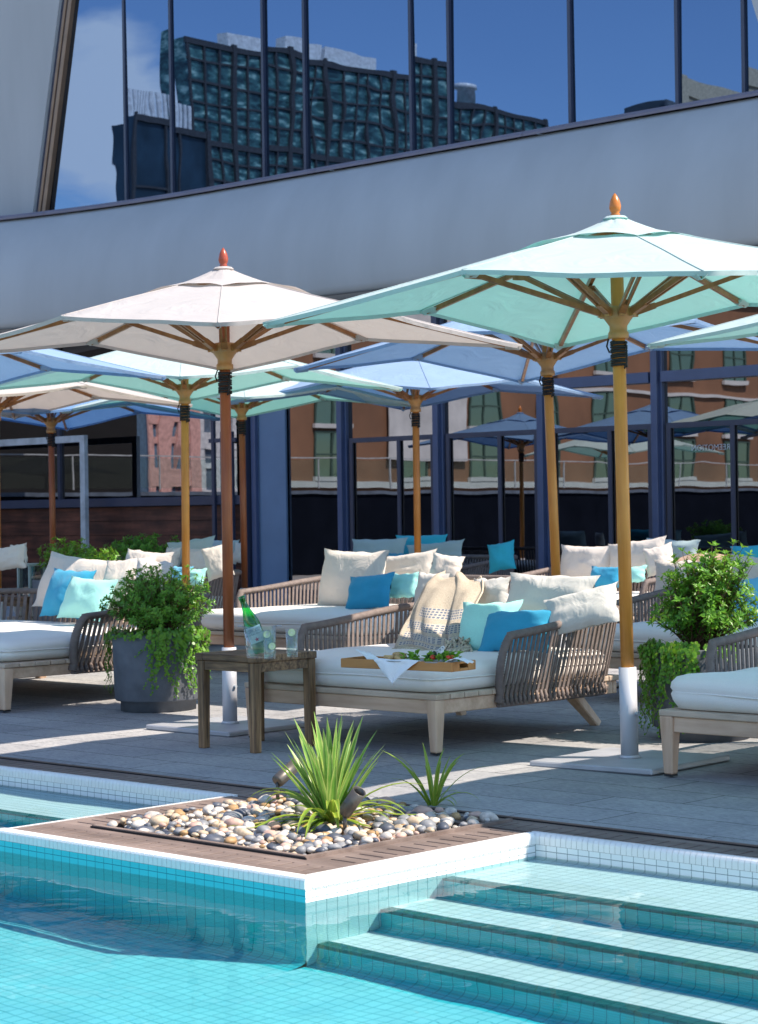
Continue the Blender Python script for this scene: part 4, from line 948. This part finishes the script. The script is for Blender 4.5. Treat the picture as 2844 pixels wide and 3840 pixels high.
tb = make_table(); tb.location = W(*TC, 0); tb.rotation_euler = (0, 0, YAW + .0); tb.scale = (.90, .90, 1)
tag(tb, 'square dark weathered wooden side table holding the ice bucket and two glasses', 'table')
tb2 = copy_tree(tb); q = at_v(70, 1300, 6.2); u_, v_ = uv_of(q); tb2.location = W(u_, v_, dz(v_)); tag(tb2, 'dark wooden side table in the shade at the far left edge', 'table')
t = thing('lantern', 'blue grey box lantern on the shaded far left table', 'lantern', W(u_, v_, dz(v_) + TZ), YAW)
b = MB()
for x, y in ((-.09, -.09), (.07, -.09), (-.09, .07), (.07, .07)): b.box((x, y, 0), (x + .02, y + .02, .26))
b.box((-.1, -.1, .2605), (.1, .1, .28)); b.box((-.1, -.1, -.0), (.1, .1, .0)) if False else None
b.build('frame', M['slate'], t); b = MB(); b.box((-.068, -.068, .002), (.068, .068, .255)); b.build('pane', thin_glass('lantern_glass', (.5, .7, .75), .1), t)
def tabpt(x, y): return at_z(x, y, TZ + .0012)
# ice bucket
pb = tabpt(567, 1434)
S_ = FPX / K / pb.y                                    # photo px per metre at the table
bh = 71 / S_; r0 = 30 / S_; r1 = 35.5 / S_
ib = thing('ice_bucket', 'clear glass ice bucket with small wire handles on the side table', 'bucket', pb, YAW)
b = MB(); b.lathe([(0, .004), (r0 * .96, .004), (r0, .012), (r1, bh), (r1 - .003, bh), (r0 - .004, .03), (0, .026)], 28); b.build('body', M['clear'], ib)
b = MB(); b.lathe([(0, .028), (r0 - .005, .031), (r0 + (r1 - r0) * .62 - .005, bh * .66), (0, bh * .66)], 28); b.build('ice_water', M['drink'], ib)
b = MB(); rg = random.Random(9)
for k in range(22):
    a = rg.uniform(0, 6.28); rr = rg.uniform(0, r0 - .02); c = Vector((rr * math.cos(a), rr * math.sin(a), rg.uniform(.03, bh * .62)))
    b.box((-.011, -.011, -.011), (.011, .011, .011), 0, Matrix.Translation(c) @ Matrix.Rotation(rg.uniform(0, 3), 4, Vector((rg.random(), rg.random(), 1)).normalized()))
b.build('ice', M['ice'], ib, bevel=.003)
for s in (-1, 1):
    b = MB(); d = (DA + DB).normalized(); d = Matrix.Rotation(-YAW, 3, 'Z') @ d
    pts = [Vector((0, 0, bh - .006)) + d * s * (r1 - .002) , Vector((0, 0, bh + .001)) + d * s * (r1 + .012), Vector((0, 0, bh - .002)) + d * s * (r1 + .026)]
    e = Vector((-d.y, d.x, 0)); b.tube([p_ + e * .010 for p_ in pts] + [p_ - e * .010 for p_ in pts[::-1]], .0022, 6); b.build('handle', M['steel'], ib)
# bottle leaning in the bucket
bt = thing('water_bottle', 'green glass mineral water bottle leaning in the ice bucket', 'bottle', pb + Vector((.012, 0, .034)), 0)
BLn = .205
bt.rotation_euler = (R(4), R(-20), 0); bt.scale = (1.22, 1.22, 1.22)
b = MB(); b.lathe([(0, 0), (.030, 0), (.034, .006), (.034, .115), (.0325, .128), (.027, .150), (.0175, .180), (.0135, .205), (.0125, .228), (.0145, .230), (.0145, .242), (.011, .243), (.010, .238), (.010, .2)], 24); b.build('body', M['bottle'], bt)
b = MB(); nL = 14; rL = .0345
vs = []; 
for z in (.045, .112):
    for k in range(nL + 1): a = R(-90 - 62 + 124 * k / nL); vs.append((rL * math.cos(a), rL * math.sin(a), z))
b.add(vs, [(k, k + 1, nL + 2 + k, nL + 1 + k) for k in range(nL)], 0, None, True); lb = b.build('label', M['label'], bt)
b = MB(); b.lathe([(.0352, .055), (.0352, .062)], 24)
for txt, z, s in (('CARBONATED', .098, .0072), ('NATURAL', .089, .0085), ('MINERAL WATER', .079, .0066)):
    text_mesh(txt, s * 1.5, M['ink'], lb, (0, -rL - .0022, z), (math.pi / 2, 0, 0))
b = MB(); st = []
for k in range(10): a = math.pi / 2 + k * math.pi / 5; r_ = .010 if k % 2 == 0 else .0045; st.append((r_ * math.cos(a), -rL - .002, .058 + r_ * math.sin(a)))
b.add(st, [tuple(range(10))]); b.build('star', M['red'], lb)
def lime(label, c, rad, rot):
    t = thing('lime_slice', label, 'lime', c); t.rotation_euler = rot
    b = MB(); b.tube([(0, -.002, 0), (0, .002, 0)], rad * .93, 20); b.build('flesh', M['lime'], t)
    b = MB(); n = 20; vs = []
    for y in (-.0028, .0028):
        for k in range(n): a = 2 * math.pi * k / n; vs.append((rad * math.cos(a), y, rad * math.sin(a)))
    b.add(vs, [(k, (k + 1) % n, n + (k + 1) % n, n + k) for k in range(n)], 0, None, True); b.build('rind', M['lime_skin'], t)
    b = MB()
    for k in range(8): a = 2 * math.pi * k / 8; b.beam((0, -.0025, 0), (math.cos(a) * rad * .9, -.0025, math.sin(a) * rad * .9), .0007, .0007)
    b.build('segment_line', M['white_plastic'], t)
def glass(label, x, y, h_px, w_px):
    p = tabpt(x, y); h = h_px / S_; r = w_px / S_ / 2
    t = thing('drinking_glass', label, 'glass', p, YAW, 'water glasses on the side table')
    b = MB(); b.lathe([(0, .001), (r * .86, .001), (r * .88, .004), (r, h), (r - .0018, h), (r * .88 - .002, .012), (0, .010)], 24); b.build('body', M['clear'], t)
    b = MB(); b.lathe([(0, .0125), (r * .86 - .002, .0135), (r * .96 - .003, h * .82), (0, h * .82)], 24); b.build('water', M['drink'], t)
    b = MB(); rg = random.Random(int(x))
    for k in range(6): b.box((-.010, -.010, -.010), (.010, .010, .010), 0, Matrix.Translation((rg.uniform(-.009, .009), rg.uniform(-.009, .009), h * (.30 + .1 * k))) @ Matrix.Rotation(rg.uniform(0, 3), 4, Vector((rg.random(), rg.random(), 1)).normalized()))
    b.build('ice', M['ice'], t, bevel=.002); return p, h, r
p1, h1, r1_ = glass('water glass with two lime slices, standing in front of the ice bucket', 588, 1435.5, 63, 29)
p2, h2, r2_ = glass('water glass with one lime slice, apart to the right of the ice bucket', 637, 1431.5, 61, 28)
fy = -DB * .0
toC = (CAM - p1); toC.z = 0; toC.normalize()
lime('lime slice at the rim of the front water glass', p1 + toC * (r1_ - .006) + Vector((-.012, 0, h1 * .86)), .019, (0, .3, R(-8)))
lime('lime slice sunk low in the front water glass', p1 + toC * (r1_ - .008) + Vector((.012, 0, h1 * .45)), .019, (0, 1.0, R(20)))
lime('lime slice on the rim of the right water glass', p2 + toC * (r2_ - .002) + Vector((-.002, 0, h2 * .90)), .020, (0, -.3, R(6)))

# ------------------------------------------------------------------ tray with food on the centre bed
MZ = .458
pL = at_z(742, 1446, MZ + .02); pF = at_z(985, 1456, MZ + .02); pR = at_z(1030, 1448, MZ + .02)
ax = (pF - pL); ax.z = 0; TL = ax.length; ax.normalize(); ay = Vector((-ax.y, ax.x, 0))
ang = math.atan2(ax.y, ax.x); TD = .20
TR = thing('serving_tray', 'honey coloured wooden tray with cut out handles on the mattress', 'tray', Vector((pL.x, pL.y, MZ + .002)), ang)
b = MB(); b.box((.008, .008, .002), (TL - .008, TD - .008, .009)); b.build('base', M['tray_wood'], TR)
hh = .045
for y0, y1 in ((0, .011), (TD - .011, TD)): b = MB(); b.box((0, y0, 0), (TL, y1, hh)); b.build('side_panel', M['tray_wood'], TR, bevel=.003)
for x0, x1 in ((0, .011), (TL - .011, TL)):
    b = MB(); b.box((x0, .0115, 0), (x1, TD * .32, hh)); b.box((x0, TD * .68, 0), (x1, TD - .0115, hh)); b.box((x0, TD * .32, 0), (x1, TD * .68, .014)); b.box((x0, TD * .32, hh - .010), (x1, TD * .68, hh)); b.build('handle_panel', M['tray_wood'], TR, bevel=.002)
def tl(x, y, z): return TR.location + ax * x + ay * y + Vector((0, 0, z))
def plate(label, x, y, r):
    o = MB(); o.lathe([(0, .0), (r * .6, .0), (r, .014), (r + .002, .017), (r * .97, .018), (r * .6, .006), (0, .005)], 28); q = o.build('plate', M['plateware']); q.location = tl(x, y, .026); q.scale = (1.15, 1, 1); q.rotation_euler = (0, 0, ang); return tag(q, label, 'plate', 'plates on the serving tray')
plate('grey plate with toasted bread at the left of the tray', TL * .50, TD * .42, .100)
plate('grey plate with salad at the right of the tray', TL * .82, TD * .45, .095)
rg = random.Random(11)
fd = thing('sandwich_pile', 'golden toasted bread pieces heaped on the left plate', 'food', tl(TL * .47, TD * .40, .034), ang)
b = MB()
for k in range(9):
    c = Vector((rg.uniform(-.06, .05), rg.uniform(-.04, .04), rg.uniform(.008, .032))); vs = []
    b.box((-.028, -.018, -.009), (.028, .018, .009), 0, Matrix.Translation(c) @ Matrix.Rotation(rg.uniform(0, 3), 4, 'Z') @ Matrix.Rotation(rg.uniform(-.5, .5), 4, 'X'))
b.build('bread', M['bread'], fd, bevel=.007, bseg=2)
def greens(parent, n, sx, sy, cx, s):
    b = MB()
    for k in range(n):
        c = Vector((cx + rg.uniform(-sx, sx), rg.uniform(-sy, sy), rg.uniform(.002, .035))); b.leaf(c, (rg.uniform(-1, 1), rg.uniform(-1, 1), rg.uniform(-.1, .9)), (0, 0, 1), s * rg.uniform(.7, 1.3), s * rg.uniform(.5, .8), 0, .5)
    return b.build('leaves', M['lettuce'], parent)
greens(fd, 26, .03, .04, .06, .035)
sd = thing('salad', 'green salad with tomato, cucumber and white onion on the right plate', 'food', tl(TL * .82, TD * .42, .034), ang)
greens(sd, 70, .075, .05, 0, .04)
b = MB()
for x, y in ((.062, -.03), (-.025, -.035), (.07, -.012)): b.lathe([(0, -.012), (.010, -.008), (.014, 0), (.010, .010), (0, .013)], 12, 0, (x, y, .028))
b.build('tomato', M['tomato'], sd)
b = MB()
for x, y, z in ((-.05, -.03, .03), (-.035, -.01, .04), (-.06, .0, .035)): b.tube([(x, y, z), (x + .006, y - .002, z + .004)], .016, 14)
b.build('cucumber', M['cucumber'], sd)
b = MB()
for k in range(5):
    c = Vector((rg.uniform(-.02, .03), rg.uniform(-.03, .01), .045 + .006 * k)); b.lathe([(.006, 0), (.013, .001), (.013, .004), (.006, .005)], 14, 0, (0, 0, 0), True, Matrix.Translation(c) @ Matrix.Rotation(rg.uniform(.6, 1.6), 4, 'X'))
b.build('onion_ring', M['onion'], sd)
# white napkin hanging over the tray's front edge in a point
def nap(i, j):
    # along x: width, j from inside the tray over the edge down to the point
    wdt = .27 * (1 - max(0, (j - .45) / .55)) ; x = TL * .50 + (i - .5) * wdt + .01 * math.sin(j * 5)
    if j < .45: y = TD * .5 * (1 - j / .45) - .004; z = .012 + (hh + .004 - .012) * smoothstep((j - .22) / .2)
    else: y = -.006 - .006 * math.sin((j - .45) * 6) ; z = hh + .004 - (j - .45) / .55 * .115
    return tl(x, y + .006 * math.sin(i * 9 + j * 3) * (1 if j > .5 else 0), z + .002 * math.sin(i * 11))
drape('napkin', 'white napkin hanging in a point over the front of the tray', 'napkin', nap, 24, 30, M['white_cloth'], .002)
def nap2(i, j):
    x = TL * .13 + i * .22; y = TD * (.25 + .6 * j); z = .016 + .05 * max(0, 1 - i * 4) + .012 * mnoise.noise(Vector((i * 5, j * 5, 3)))
    return tl(x - .03 * max(0, 1 - i * 4), y, z + (.02 * (1 - j) if i < .2 else 0))
drape('napkin', 'crumpled white napkin standing up at the left end of the tray', 'napkin', nap2, 16, 16, M['white_cloth'], .002)
def nap3(i, j):
    x = TL * .90 + i * .14; y = TD * (.1 + .3 * j); z = .030 + .02 * math.sin(i * 3.0) + .01 * mnoise.noise(Vector((i * 5, j * 5, 8))); return tl(x, y, z + .012)
drape('napkin', 'white napkin corner beside the salad at the right end of the tray', 'napkin', nap3, 14, 14, M['white_cloth'], .002)

# ------------------------------------------------------------------ pots and plants
def make_pot():
    t = thing('plant_pot', 'x', 'pot', (0, 0, 0)); H = .475; r = .283
    b = MB(); b.lathe([(0, 0), (r * .83, 0), (r * .83, .06), (r * .93, .064), (r * .955, .075), (r, H - .006), (r - .004, H), (r - .022, H), (r - .026, H - .06), (0, H - .06)], 56); b.build('body', M['pot'], t)
    b = MB(); b.lathe([(0, H - .028), (r * .5, H - .032), (r - .026, H - .042)], 30)
    b.build('soil', M['soil'], t); return t
pot = make_pot(); first_pot = [True]
def place_pot(u, v, label):
    o = pot if first_pot[0] else copy_tree(pot); first_pot[0] = False; o.location = W(u, v, dz(v)); o.rotation_euler = (0, 0, YAW); return tag(o, label, 'pot', 'charcoal plant pots on the terrace')
def make_shrub(name, label, base, seed, hgt, rad, nb, mats, bias=Vector((0, 0, 0)), lsize=.03, flat=1.0):
    rg = random.Random(seed); t = thing(name, label, 'shrub', base); bs = MB(); bl = MB()
    def rosette(p, d, n, s):
        for k in range(n):
            a = 2 * math.pi * k / n + rg.uniform(-.3, .3); x = d.cross(Vector((0, 0, 1)));
            if x.length < .1: x = Vector((1, 0, 0))
            x.normalize(); y = x.cross(d); o = (x * math.cos(a) + y * math.sin(a)); dd = (d * rg.uniform(.25, .9) + o).normalized()
            bl.leaf(p + d * rg.uniform(-.012, .008), dd, d, s * rg.uniform(.75, 1.25), s * .42, 0 if rg.random() < .72 else 1, .15)
    for i in range(nb):
        th = rg.uniform(0, 2 * math.pi); el = math.acos(rg.uniform(.02, 1) ** .8 * 1.0); 
        R_ = rg.uniform(.72, 1.08) if rg.random() < .8 else rg.uniform(1.05, 1.22)
        tip = Vector((math.cos(th) * math.sin(el) * rad * R_, math.sin(th) * math.sin(el) * rad * R_, .09 + (hgt - .09) * math.cos(el) ** flat * R_)) + bias * (.5 + .5 * math.cos(el))
        st = Vector((rg.uniform(-.05, .05), rg.uniform(-.05, .05), 0)); mid = st.lerp(tip, .5) + Vector((rg.uniform(-.03, .03), rg.uniform(-.03, .03), .03))
        pts = []
        for k in range(7): f = k / 6; pts.append(st * (1 - f) ** 2 + mid * 2 * f * (1 - f) + tip * f * f)
        bs.tube(pts, [.005, .004, .0035, .003, .0022, .0016, .001], 4)
        for k in range(2, 7):
            d = (pts[k] - pts[k - 1]).normalized(); rosette(pts[k], d, rg.choice((4, 5, 6)) + (2 if k == 6 else 0), lsize * (1 if k > 3 else .85))
            if k in (3, 4, 5):
                sd_ = (d + Vector((rg.uniform(-1, 1), rg.uniform(-1, 1), rg.uniform(-.2, .6)))).normalized(); q = pts[k] + sd_ * rg.uniform(.03, .07); bs.tube([pts[k], q], [.002, .001], 4); rosette(q, sd_, 6, lsize)
    bs.build('branches', M['stem'], t); bl.build('foliage', mats, t); return t
def make_trailer(label, base, seed, arcs, H=.475, r=.283, lens=(.1, .42)):
    """round leaved creeper spilling over the rim; arcs = [(angle0, angle1, strands, maxlen)] in world angles"""
    rg = random.Random(seed); t = thing('trailing_plant', label, 'plant', base); bs = MB(); bl = MB()
    for a0, a1, ns, ml in arcs:
        for s in range(ns):
            a = rg.uniform(a0, a1); d = Vector((math.cos(a), math.sin(a), 0)); x = Vector((-d.y, d.x, 0)); Lh = ml * rg.uniform(.25, 1) ; pts = [d * (r - .12 * rg.random()) * .8 + Vector((0, 0, H - .02))]
            pts.append(d * (r - .01) + Vector((0, 0, H + rg.uniform(.01, .05)))); out = r + rg.uniform(.008, .04); sway = rg.uniform(-.06, .06)
            n = max(3, int(Lh / .03))
            for k in range(n + 1): f = k / n; pts.append(d * (out + .012 * math.sin(k * 1.3 + s)) + x * (sway * f * f * 2 + .008 * math.sin(k * .9 + s)) + Vector((0, 0, H - f * Lh)))
            bs.tube(pts, .0014, 4)
            for k in range(len(pts) - 1):
                for h in range(3):
                    q = pts[k].lerp(pts[k + 1], rg.random()); fade = 1 - .55 * k / len(pts); sz = .022 * fade * rg.uniform(.7, 1.2)
                    dd = (d * rg.uniform(.1, .8) + x * rg.uniform(-1, 1) + Vector((0, 0, rg.uniform(-.7, .5)))).normalized(); n_ = 6; c = q + dd * sz * .7; nn = (d + Vector((rg.uniform(-.5, .5), rg.uniform(-.5, .5), rg.uniform(.0, .7)))).normalized(); ex = nn.cross(dd)
                    if ex.length < .1: continue
                    ex.normalize(); ey = ex.cross(nn)
                    bl.add([c + (ex * math.cos(2 * math.pi * m / n_) + ey * math.sin(2 * math.pi * m / n_)) * sz * .55 for m in range(n_)], [tuple(range(n_))], 0 if rg.random() < .8 else 1)
    bs.build('stems', M['stem_green'], t); bl.build('leaves', [M['leaf_trail'], M['leaf_bright']], t); return t
LM = [M['leaf'], M['leaf_bright']]; LB = [M['leaf_bright'], M['leaf']]
P1 = (-4.95, 3.58); P2 = (-1.27, 4.17)
place_pot(*P1, 'round charcoal pot left of the side table')
place_pot(*P2, 'round charcoal pot behind the front right daybed')
zP = .475 - .03
b1 = W(*P1, dz(P1[1]) + zP); b2 = W(*P2, dz(P2[1]) + zP)
make_shrub('leafy_shrub', 'dense dark green shrub in the pot left of the side table', b1 + Vector((.03, 0, 0)), 21, .42, .335, 230, LM, Vector((-.03, 0, 0)), .030, .8)
make_shrub('leafy_shrub', 'bright upright green shrub in the pot at the right', b2 + Vector((-.02, 0, 0)), 22, .48, .265, 210, LB, Vector((.10, 0, .04)), .034, .75)
make_trailer('lime green creeper hanging down the front right of the left pot', W(*P1, dz(P1[1])), 31, [(R(-95), R(-15), 44, .40), (R(-20), R(60), 12, .2), (R(165), R(185), 7, .40), (R(185), R(265), 10, .03), (R(60), R(165), 14, .1)])
make_trailer('lime green creeper hanging down the left of the right pot', W(*P2, dz(P2[1])), 32, [(R(165), R(256), 52, .46), (R(262), R(300), 8, .06)])
for (x, y, v, lab, s) in ((164, 1225, 6.3, 'bright green shrub top above the left daybed cushions', 41), (312, 1220, 8.2, 'dark green shrub top in the shade right of the bright one', 42)):
    q = at_v(x, y, v); u_, v_ = uv_of(q); place_pot(u_, v_, 'charcoal pot hidden under the ' + ('bright shrub' if s == 41 else 'shaded shrub') + ' behind the left daybed').scale = (1.3, 1.3, 1.35)
    make_shrub('leafy_shrub', lab, W(u_, v_, dz(v_) + .60), s, .34, .36, 60, LB if s == 41 else LM, Vector((0, 0, 0)), .042, .5)

# planting bed: two blade plants
def blades(name, label, base, seed, sets):
    rg = random.Random(seed); t = thing(name, label, 'plant', base)
    for pname, mat, n, l0, l1, e0, e1, w, droop in sets:
        b = MB()
        for i in range(n):
            a = rg.uniform(0, 2 * math.pi); el = R(rg.uniform(e0, e1)); Ln = rg.uniform(l0, l1); d = Vector((math.cos(a), math.sin(a), 0)); st = d * rg.uniform(.0, .03) ; x = Vector((-d.y, d.x, 0)) * rg.choice((1, -1)); tw = rg.uniform(-.5, .5)
            x = (x * math.cos(tw) + d * math.sin(tw)); ns = 9; row = []; p = st.copy(); ang_ = el; dr = droop * rg.uniform(.5, 1.3)
            for k in range(ns + 1):
                f = k / ns; wd = w * rg.uniform(.95, 1.05) * (min(1, .55 + f * 2.2)) * (1 - f ** 3.2) * .5 + .0004
                n_ = Vector((-d.x * math.sin(ang_), -d.y * math.sin(ang_), math.cos(ang_)))
                row.append((p - x * wd + n_ * wd * .35, p.copy(), p + x * wd + n_ * wd * .35)); ang_ -= dr / ns * (f * 1.6 + .2); p = p + (d * math.cos(ang_) + Vector((0, 0, 1)) * math.sin(ang_)) * Ln / ns
                if p.z < .012: p.z = .012
            for k in range(ns):
                for h in (0, 1): b.add([row[k][h], row[k][h + 1], row[k + 1][h + 1], row[k + 1][h]], [(0, 1, 2, 3)], 0, [[(h * .5, k / ns), (h * .5 + .5, k / ns), (h * .5 + .5, (k + 1) / ns), (h * .5, (k + 1) / ns)]], True)
        b.build(pname, mat, t)
    return t
py = at_z(702, 1796, .0); u_, v_ = uv_of(py)
blades('spiky_plant', 'large spiky green plant with pale striped blades in the pebble bed', W(u_, v_ + .05, .0), 51, [('blades', M['blade'], 46, .29, .45, 54, 90, .033, .22), ('lower_blades', M['blade_low'], 34, .22, .50, 12, 46, .027, 1.5), ('dry_blades', M['blade_dry'], 9, .15, .3, 12, 30, .012, 1.2)])
py = at_z(958, 1752, .0); u_, v_ = uv_of(py)
blades('grass_tuft', 'small green blade tuft at the right end of the pebble bed', W(u_, v_ - .04, .0), 52, [('blades', M['blade_low'], 14, .20, .33, 55, 85, .018, .8), ('lower_blades', M['blade_low'], 6, .15, .22, 30, 50, .012, 1.6)])
def spot(label, base, d, Lh=.115, r=.028):
    t = thing('spotlight', label, 'lamp', base); d = Vector(d).normalized(); mt = d.to_track_quat('Z', 'Y').to_matrix().to_4x4()
    mt = Matrix.Translation((0, 0, .055)) @ mt
    b = MB(); b.lathe([(0, -.004), (r * .9, -.004), (r, .004), (r, Lh), (r - .003, Lh), (r - .003, Lh - .03)], 28, 0, (0, 0, 0), True, mt); b.build('housing', M['lamp'], t)
    b = MB(); b.lathe([(0, Lh - .03), (r - .0035, Lh - .03)], 24, 0, (0, 0, 0), True, mt); b.build('lens', M['lamp_in'], t)
    b = MB(); b.tube([(0, 0, -.02), (0, 0, .05)], .008, 8); b.build('stake', M['lamp'], t)
spot('bronze tube spotlight beside the spiky plant, its open end towards the pool', at_z(752, 1812, .0) + Vector((0, 0, .02)), (.42, -.35, .62))
spot('dark tube spotlight half hidden behind the spiky plant', at_z(605, 1765, .0) + Vector((0, .03, .06)), (.55, .5, .45), .13)
# trees mirrored at the far left
def tree(u, v, label, seed):
    rg = random.Random(seed); t = thing('street_tree', label, 'tree', W(u, v, -1.6)); b = MB(); b.tube([(0, 0, 0), (.05, 0, 1.5), (0, .1, 3.2)], [.14, .11, .05], 8)
    bl = MB()
    for k in range(9):
        a = rg.uniform(0, 6.28); q = Vector((math.cos(a) * 1.0, math.sin(a) * 1.0, rg.uniform(3, 5))); b.tube([(0, 0, 2.2), q * .6 + Vector((0, 0, 1.2)), q], [.06, .04, .02], 6)
    for k in range(2600):
        c = Vector((rg.gauss(0, .8), rg.gauss(0, .8), rg.gauss(4.1, .9))); bl.leaf(c, (rg.uniform(-1, 1), rg.uniform(-1, 1), rg.uniform(-.6, .6)), (0, 0, 1), .22, .12, rg.choice((0, 1)))
    b.build('trunk', M['stem'], t); bl.build('crown', LB, t)
tree(-26.5, 11.2, 'leafy tree by the black pavilion, mirrored at the far left of the dark window', 61)

# ------------------------------------------------------------------ light, sky, camera
SV = (DA * 1.63 + DB * .83 + Vector((0, 0, 2.2))).normalized()
el = math.asin(SV.z); az = math.atan2(SV.x, SV.y)
sl = bpy.data.lights.new('sun', 'SUN'); sl.energy = 5.0; sl.angle = R(.5); sl.color = (1.0, .88, .75)
so = bpy.data.objects.new('sun', sl); col.objects.link(so); so.rotation_euler = (-SV).to_track_quat('-Z', 'Y').to_euler(); so.location = SV * 50
sl.cycles.is_caustics_light = True
w = bpy.data.worlds.new('World'); sc.world = w; w.use_nodes = True; nt = w.node_tree; nt.nodes.clear()
out = nt.nodes.new('ShaderNodeOutputWorld'); bg = nt.nodes.new('ShaderNodeBackground'); bg.inputs['Strength'].default_value = .15
sky = nt.nodes.new('ShaderNodeTexSky'); sky.sky_type = 'NISHITA'; sky.sun_disc = False; sky.sun_elevation = el; sky.sun_rotation = az; sky.air_density = 1.0; sky.dust_density = .2; sky.ozone_density = 4.0
tc = nt.nodes.new('ShaderNodeTexCoord'); mp = nt.nodes.new('ShaderNodeMapping'); mp.inputs['Scale'].default_value = (1, 1, 3.2); L(nt, tc.outputs['Generated'], mp.inputs['Vector'])
cl = nt.nodes.new('ShaderNodeTexNoise'); cl.inputs['Scale'].default_value = 2.1; cl.inputs['Detail'].default_value = 7; cl.inputs['Roughness'].default_value = .58; L(nt, mp.outputs[0], cl.inputs['Vector'])
cr = ramp(nt, cl.outputs['Fac'], [(.60, (0, 0, 0)), (.72, (1, 1, 1))])
d0 = ray(235, 275).normalized(); d0 = d0 - 2 * d0.dot(DB) * DB
dt = nt.nodes.new('ShaderNodeVectorMath'); dt.operation = 'DISTANCE'; L(nt, tc.outputs['Generated'], dt.inputs[0]); dt.inputs[1].default_value = d0
c2 = nt.nodes.new('ShaderNodeTexNoise'); c2.inputs['Scale'].default_value = 26; c2.inputs['Detail'].default_value = 6; L(nt, mp.outputs[0], c2.inputs['Vector'])
am = nt.nodes.new('ShaderNodeMath'); am.operation = 'MULTIPLY_ADD'; am.inputs[1].default_value = -.045; L(nt, c2.outputs['Fac'], am.inputs[0]); L(nt, dt.outputs['Value'], am.inputs[2])
cb = ramp(nt, am.outputs[0], [(.0, (1, 1, 1)), (.008, (1, 1, 1)), (.026, (0, 0, 0))])
cr = mixc(nt, 1.0, cr, cb, 'LIGHTEN')
L(nt, mixc(nt, cr, sky.outputs['Color'], (7.5, 7.6, 7.8)), bg.inputs['Color']); L(nt, bg.outputs[0], out.inputs['Surface'])
cam = bpy.data.cameras.new('camera'); co = bpy.data.objects.new('camera', cam); col.objects.link(co); sc.camera = co
cam.sensor_fit = 'VERTICAL'; cam.sensor_height = 36; cam.sensor_width = 36 * 2844 / 3840; cam.lens = FPX / 3840 * 36; cam.clip_end = 2000; cam.clip_start = .05
mt = Matrix((( CR.x, CU.x, -CF.x, 0), (CR.y, CU.y, -CF.y, 0), (CR.z, CU.z, -CF.z, HC), (0, 0, 0, 1))); co.matrix_world = mt
cam.dof.use_dof = True; cam.dof.focus_distance = 10.0; cam.dof.aperture_fstop = 8.0
for o in list(bpy.data.objects):
    if o.type == 'MESH' and (o.name.split('.')[0] in ('pool_coping', 'coping_grout')): o.cycles.is_caustics_receiver = True
    if 'free' in o.keys(): del o['free']
sc.view_settings.view_transform = 'Standard'; sc.view_settings.look = 'None'; sc.view_settings.gamma = 1; sc.view_settings.exposure = .90
sc.cycles.caustics_refractive = True; sc.cycles.caustics_reflective = False; sc.cycles.max_bounces = 10; sc.cycles.transparent_max_bounces = 24; sc.cycles.sample_clamp_indirect = 6
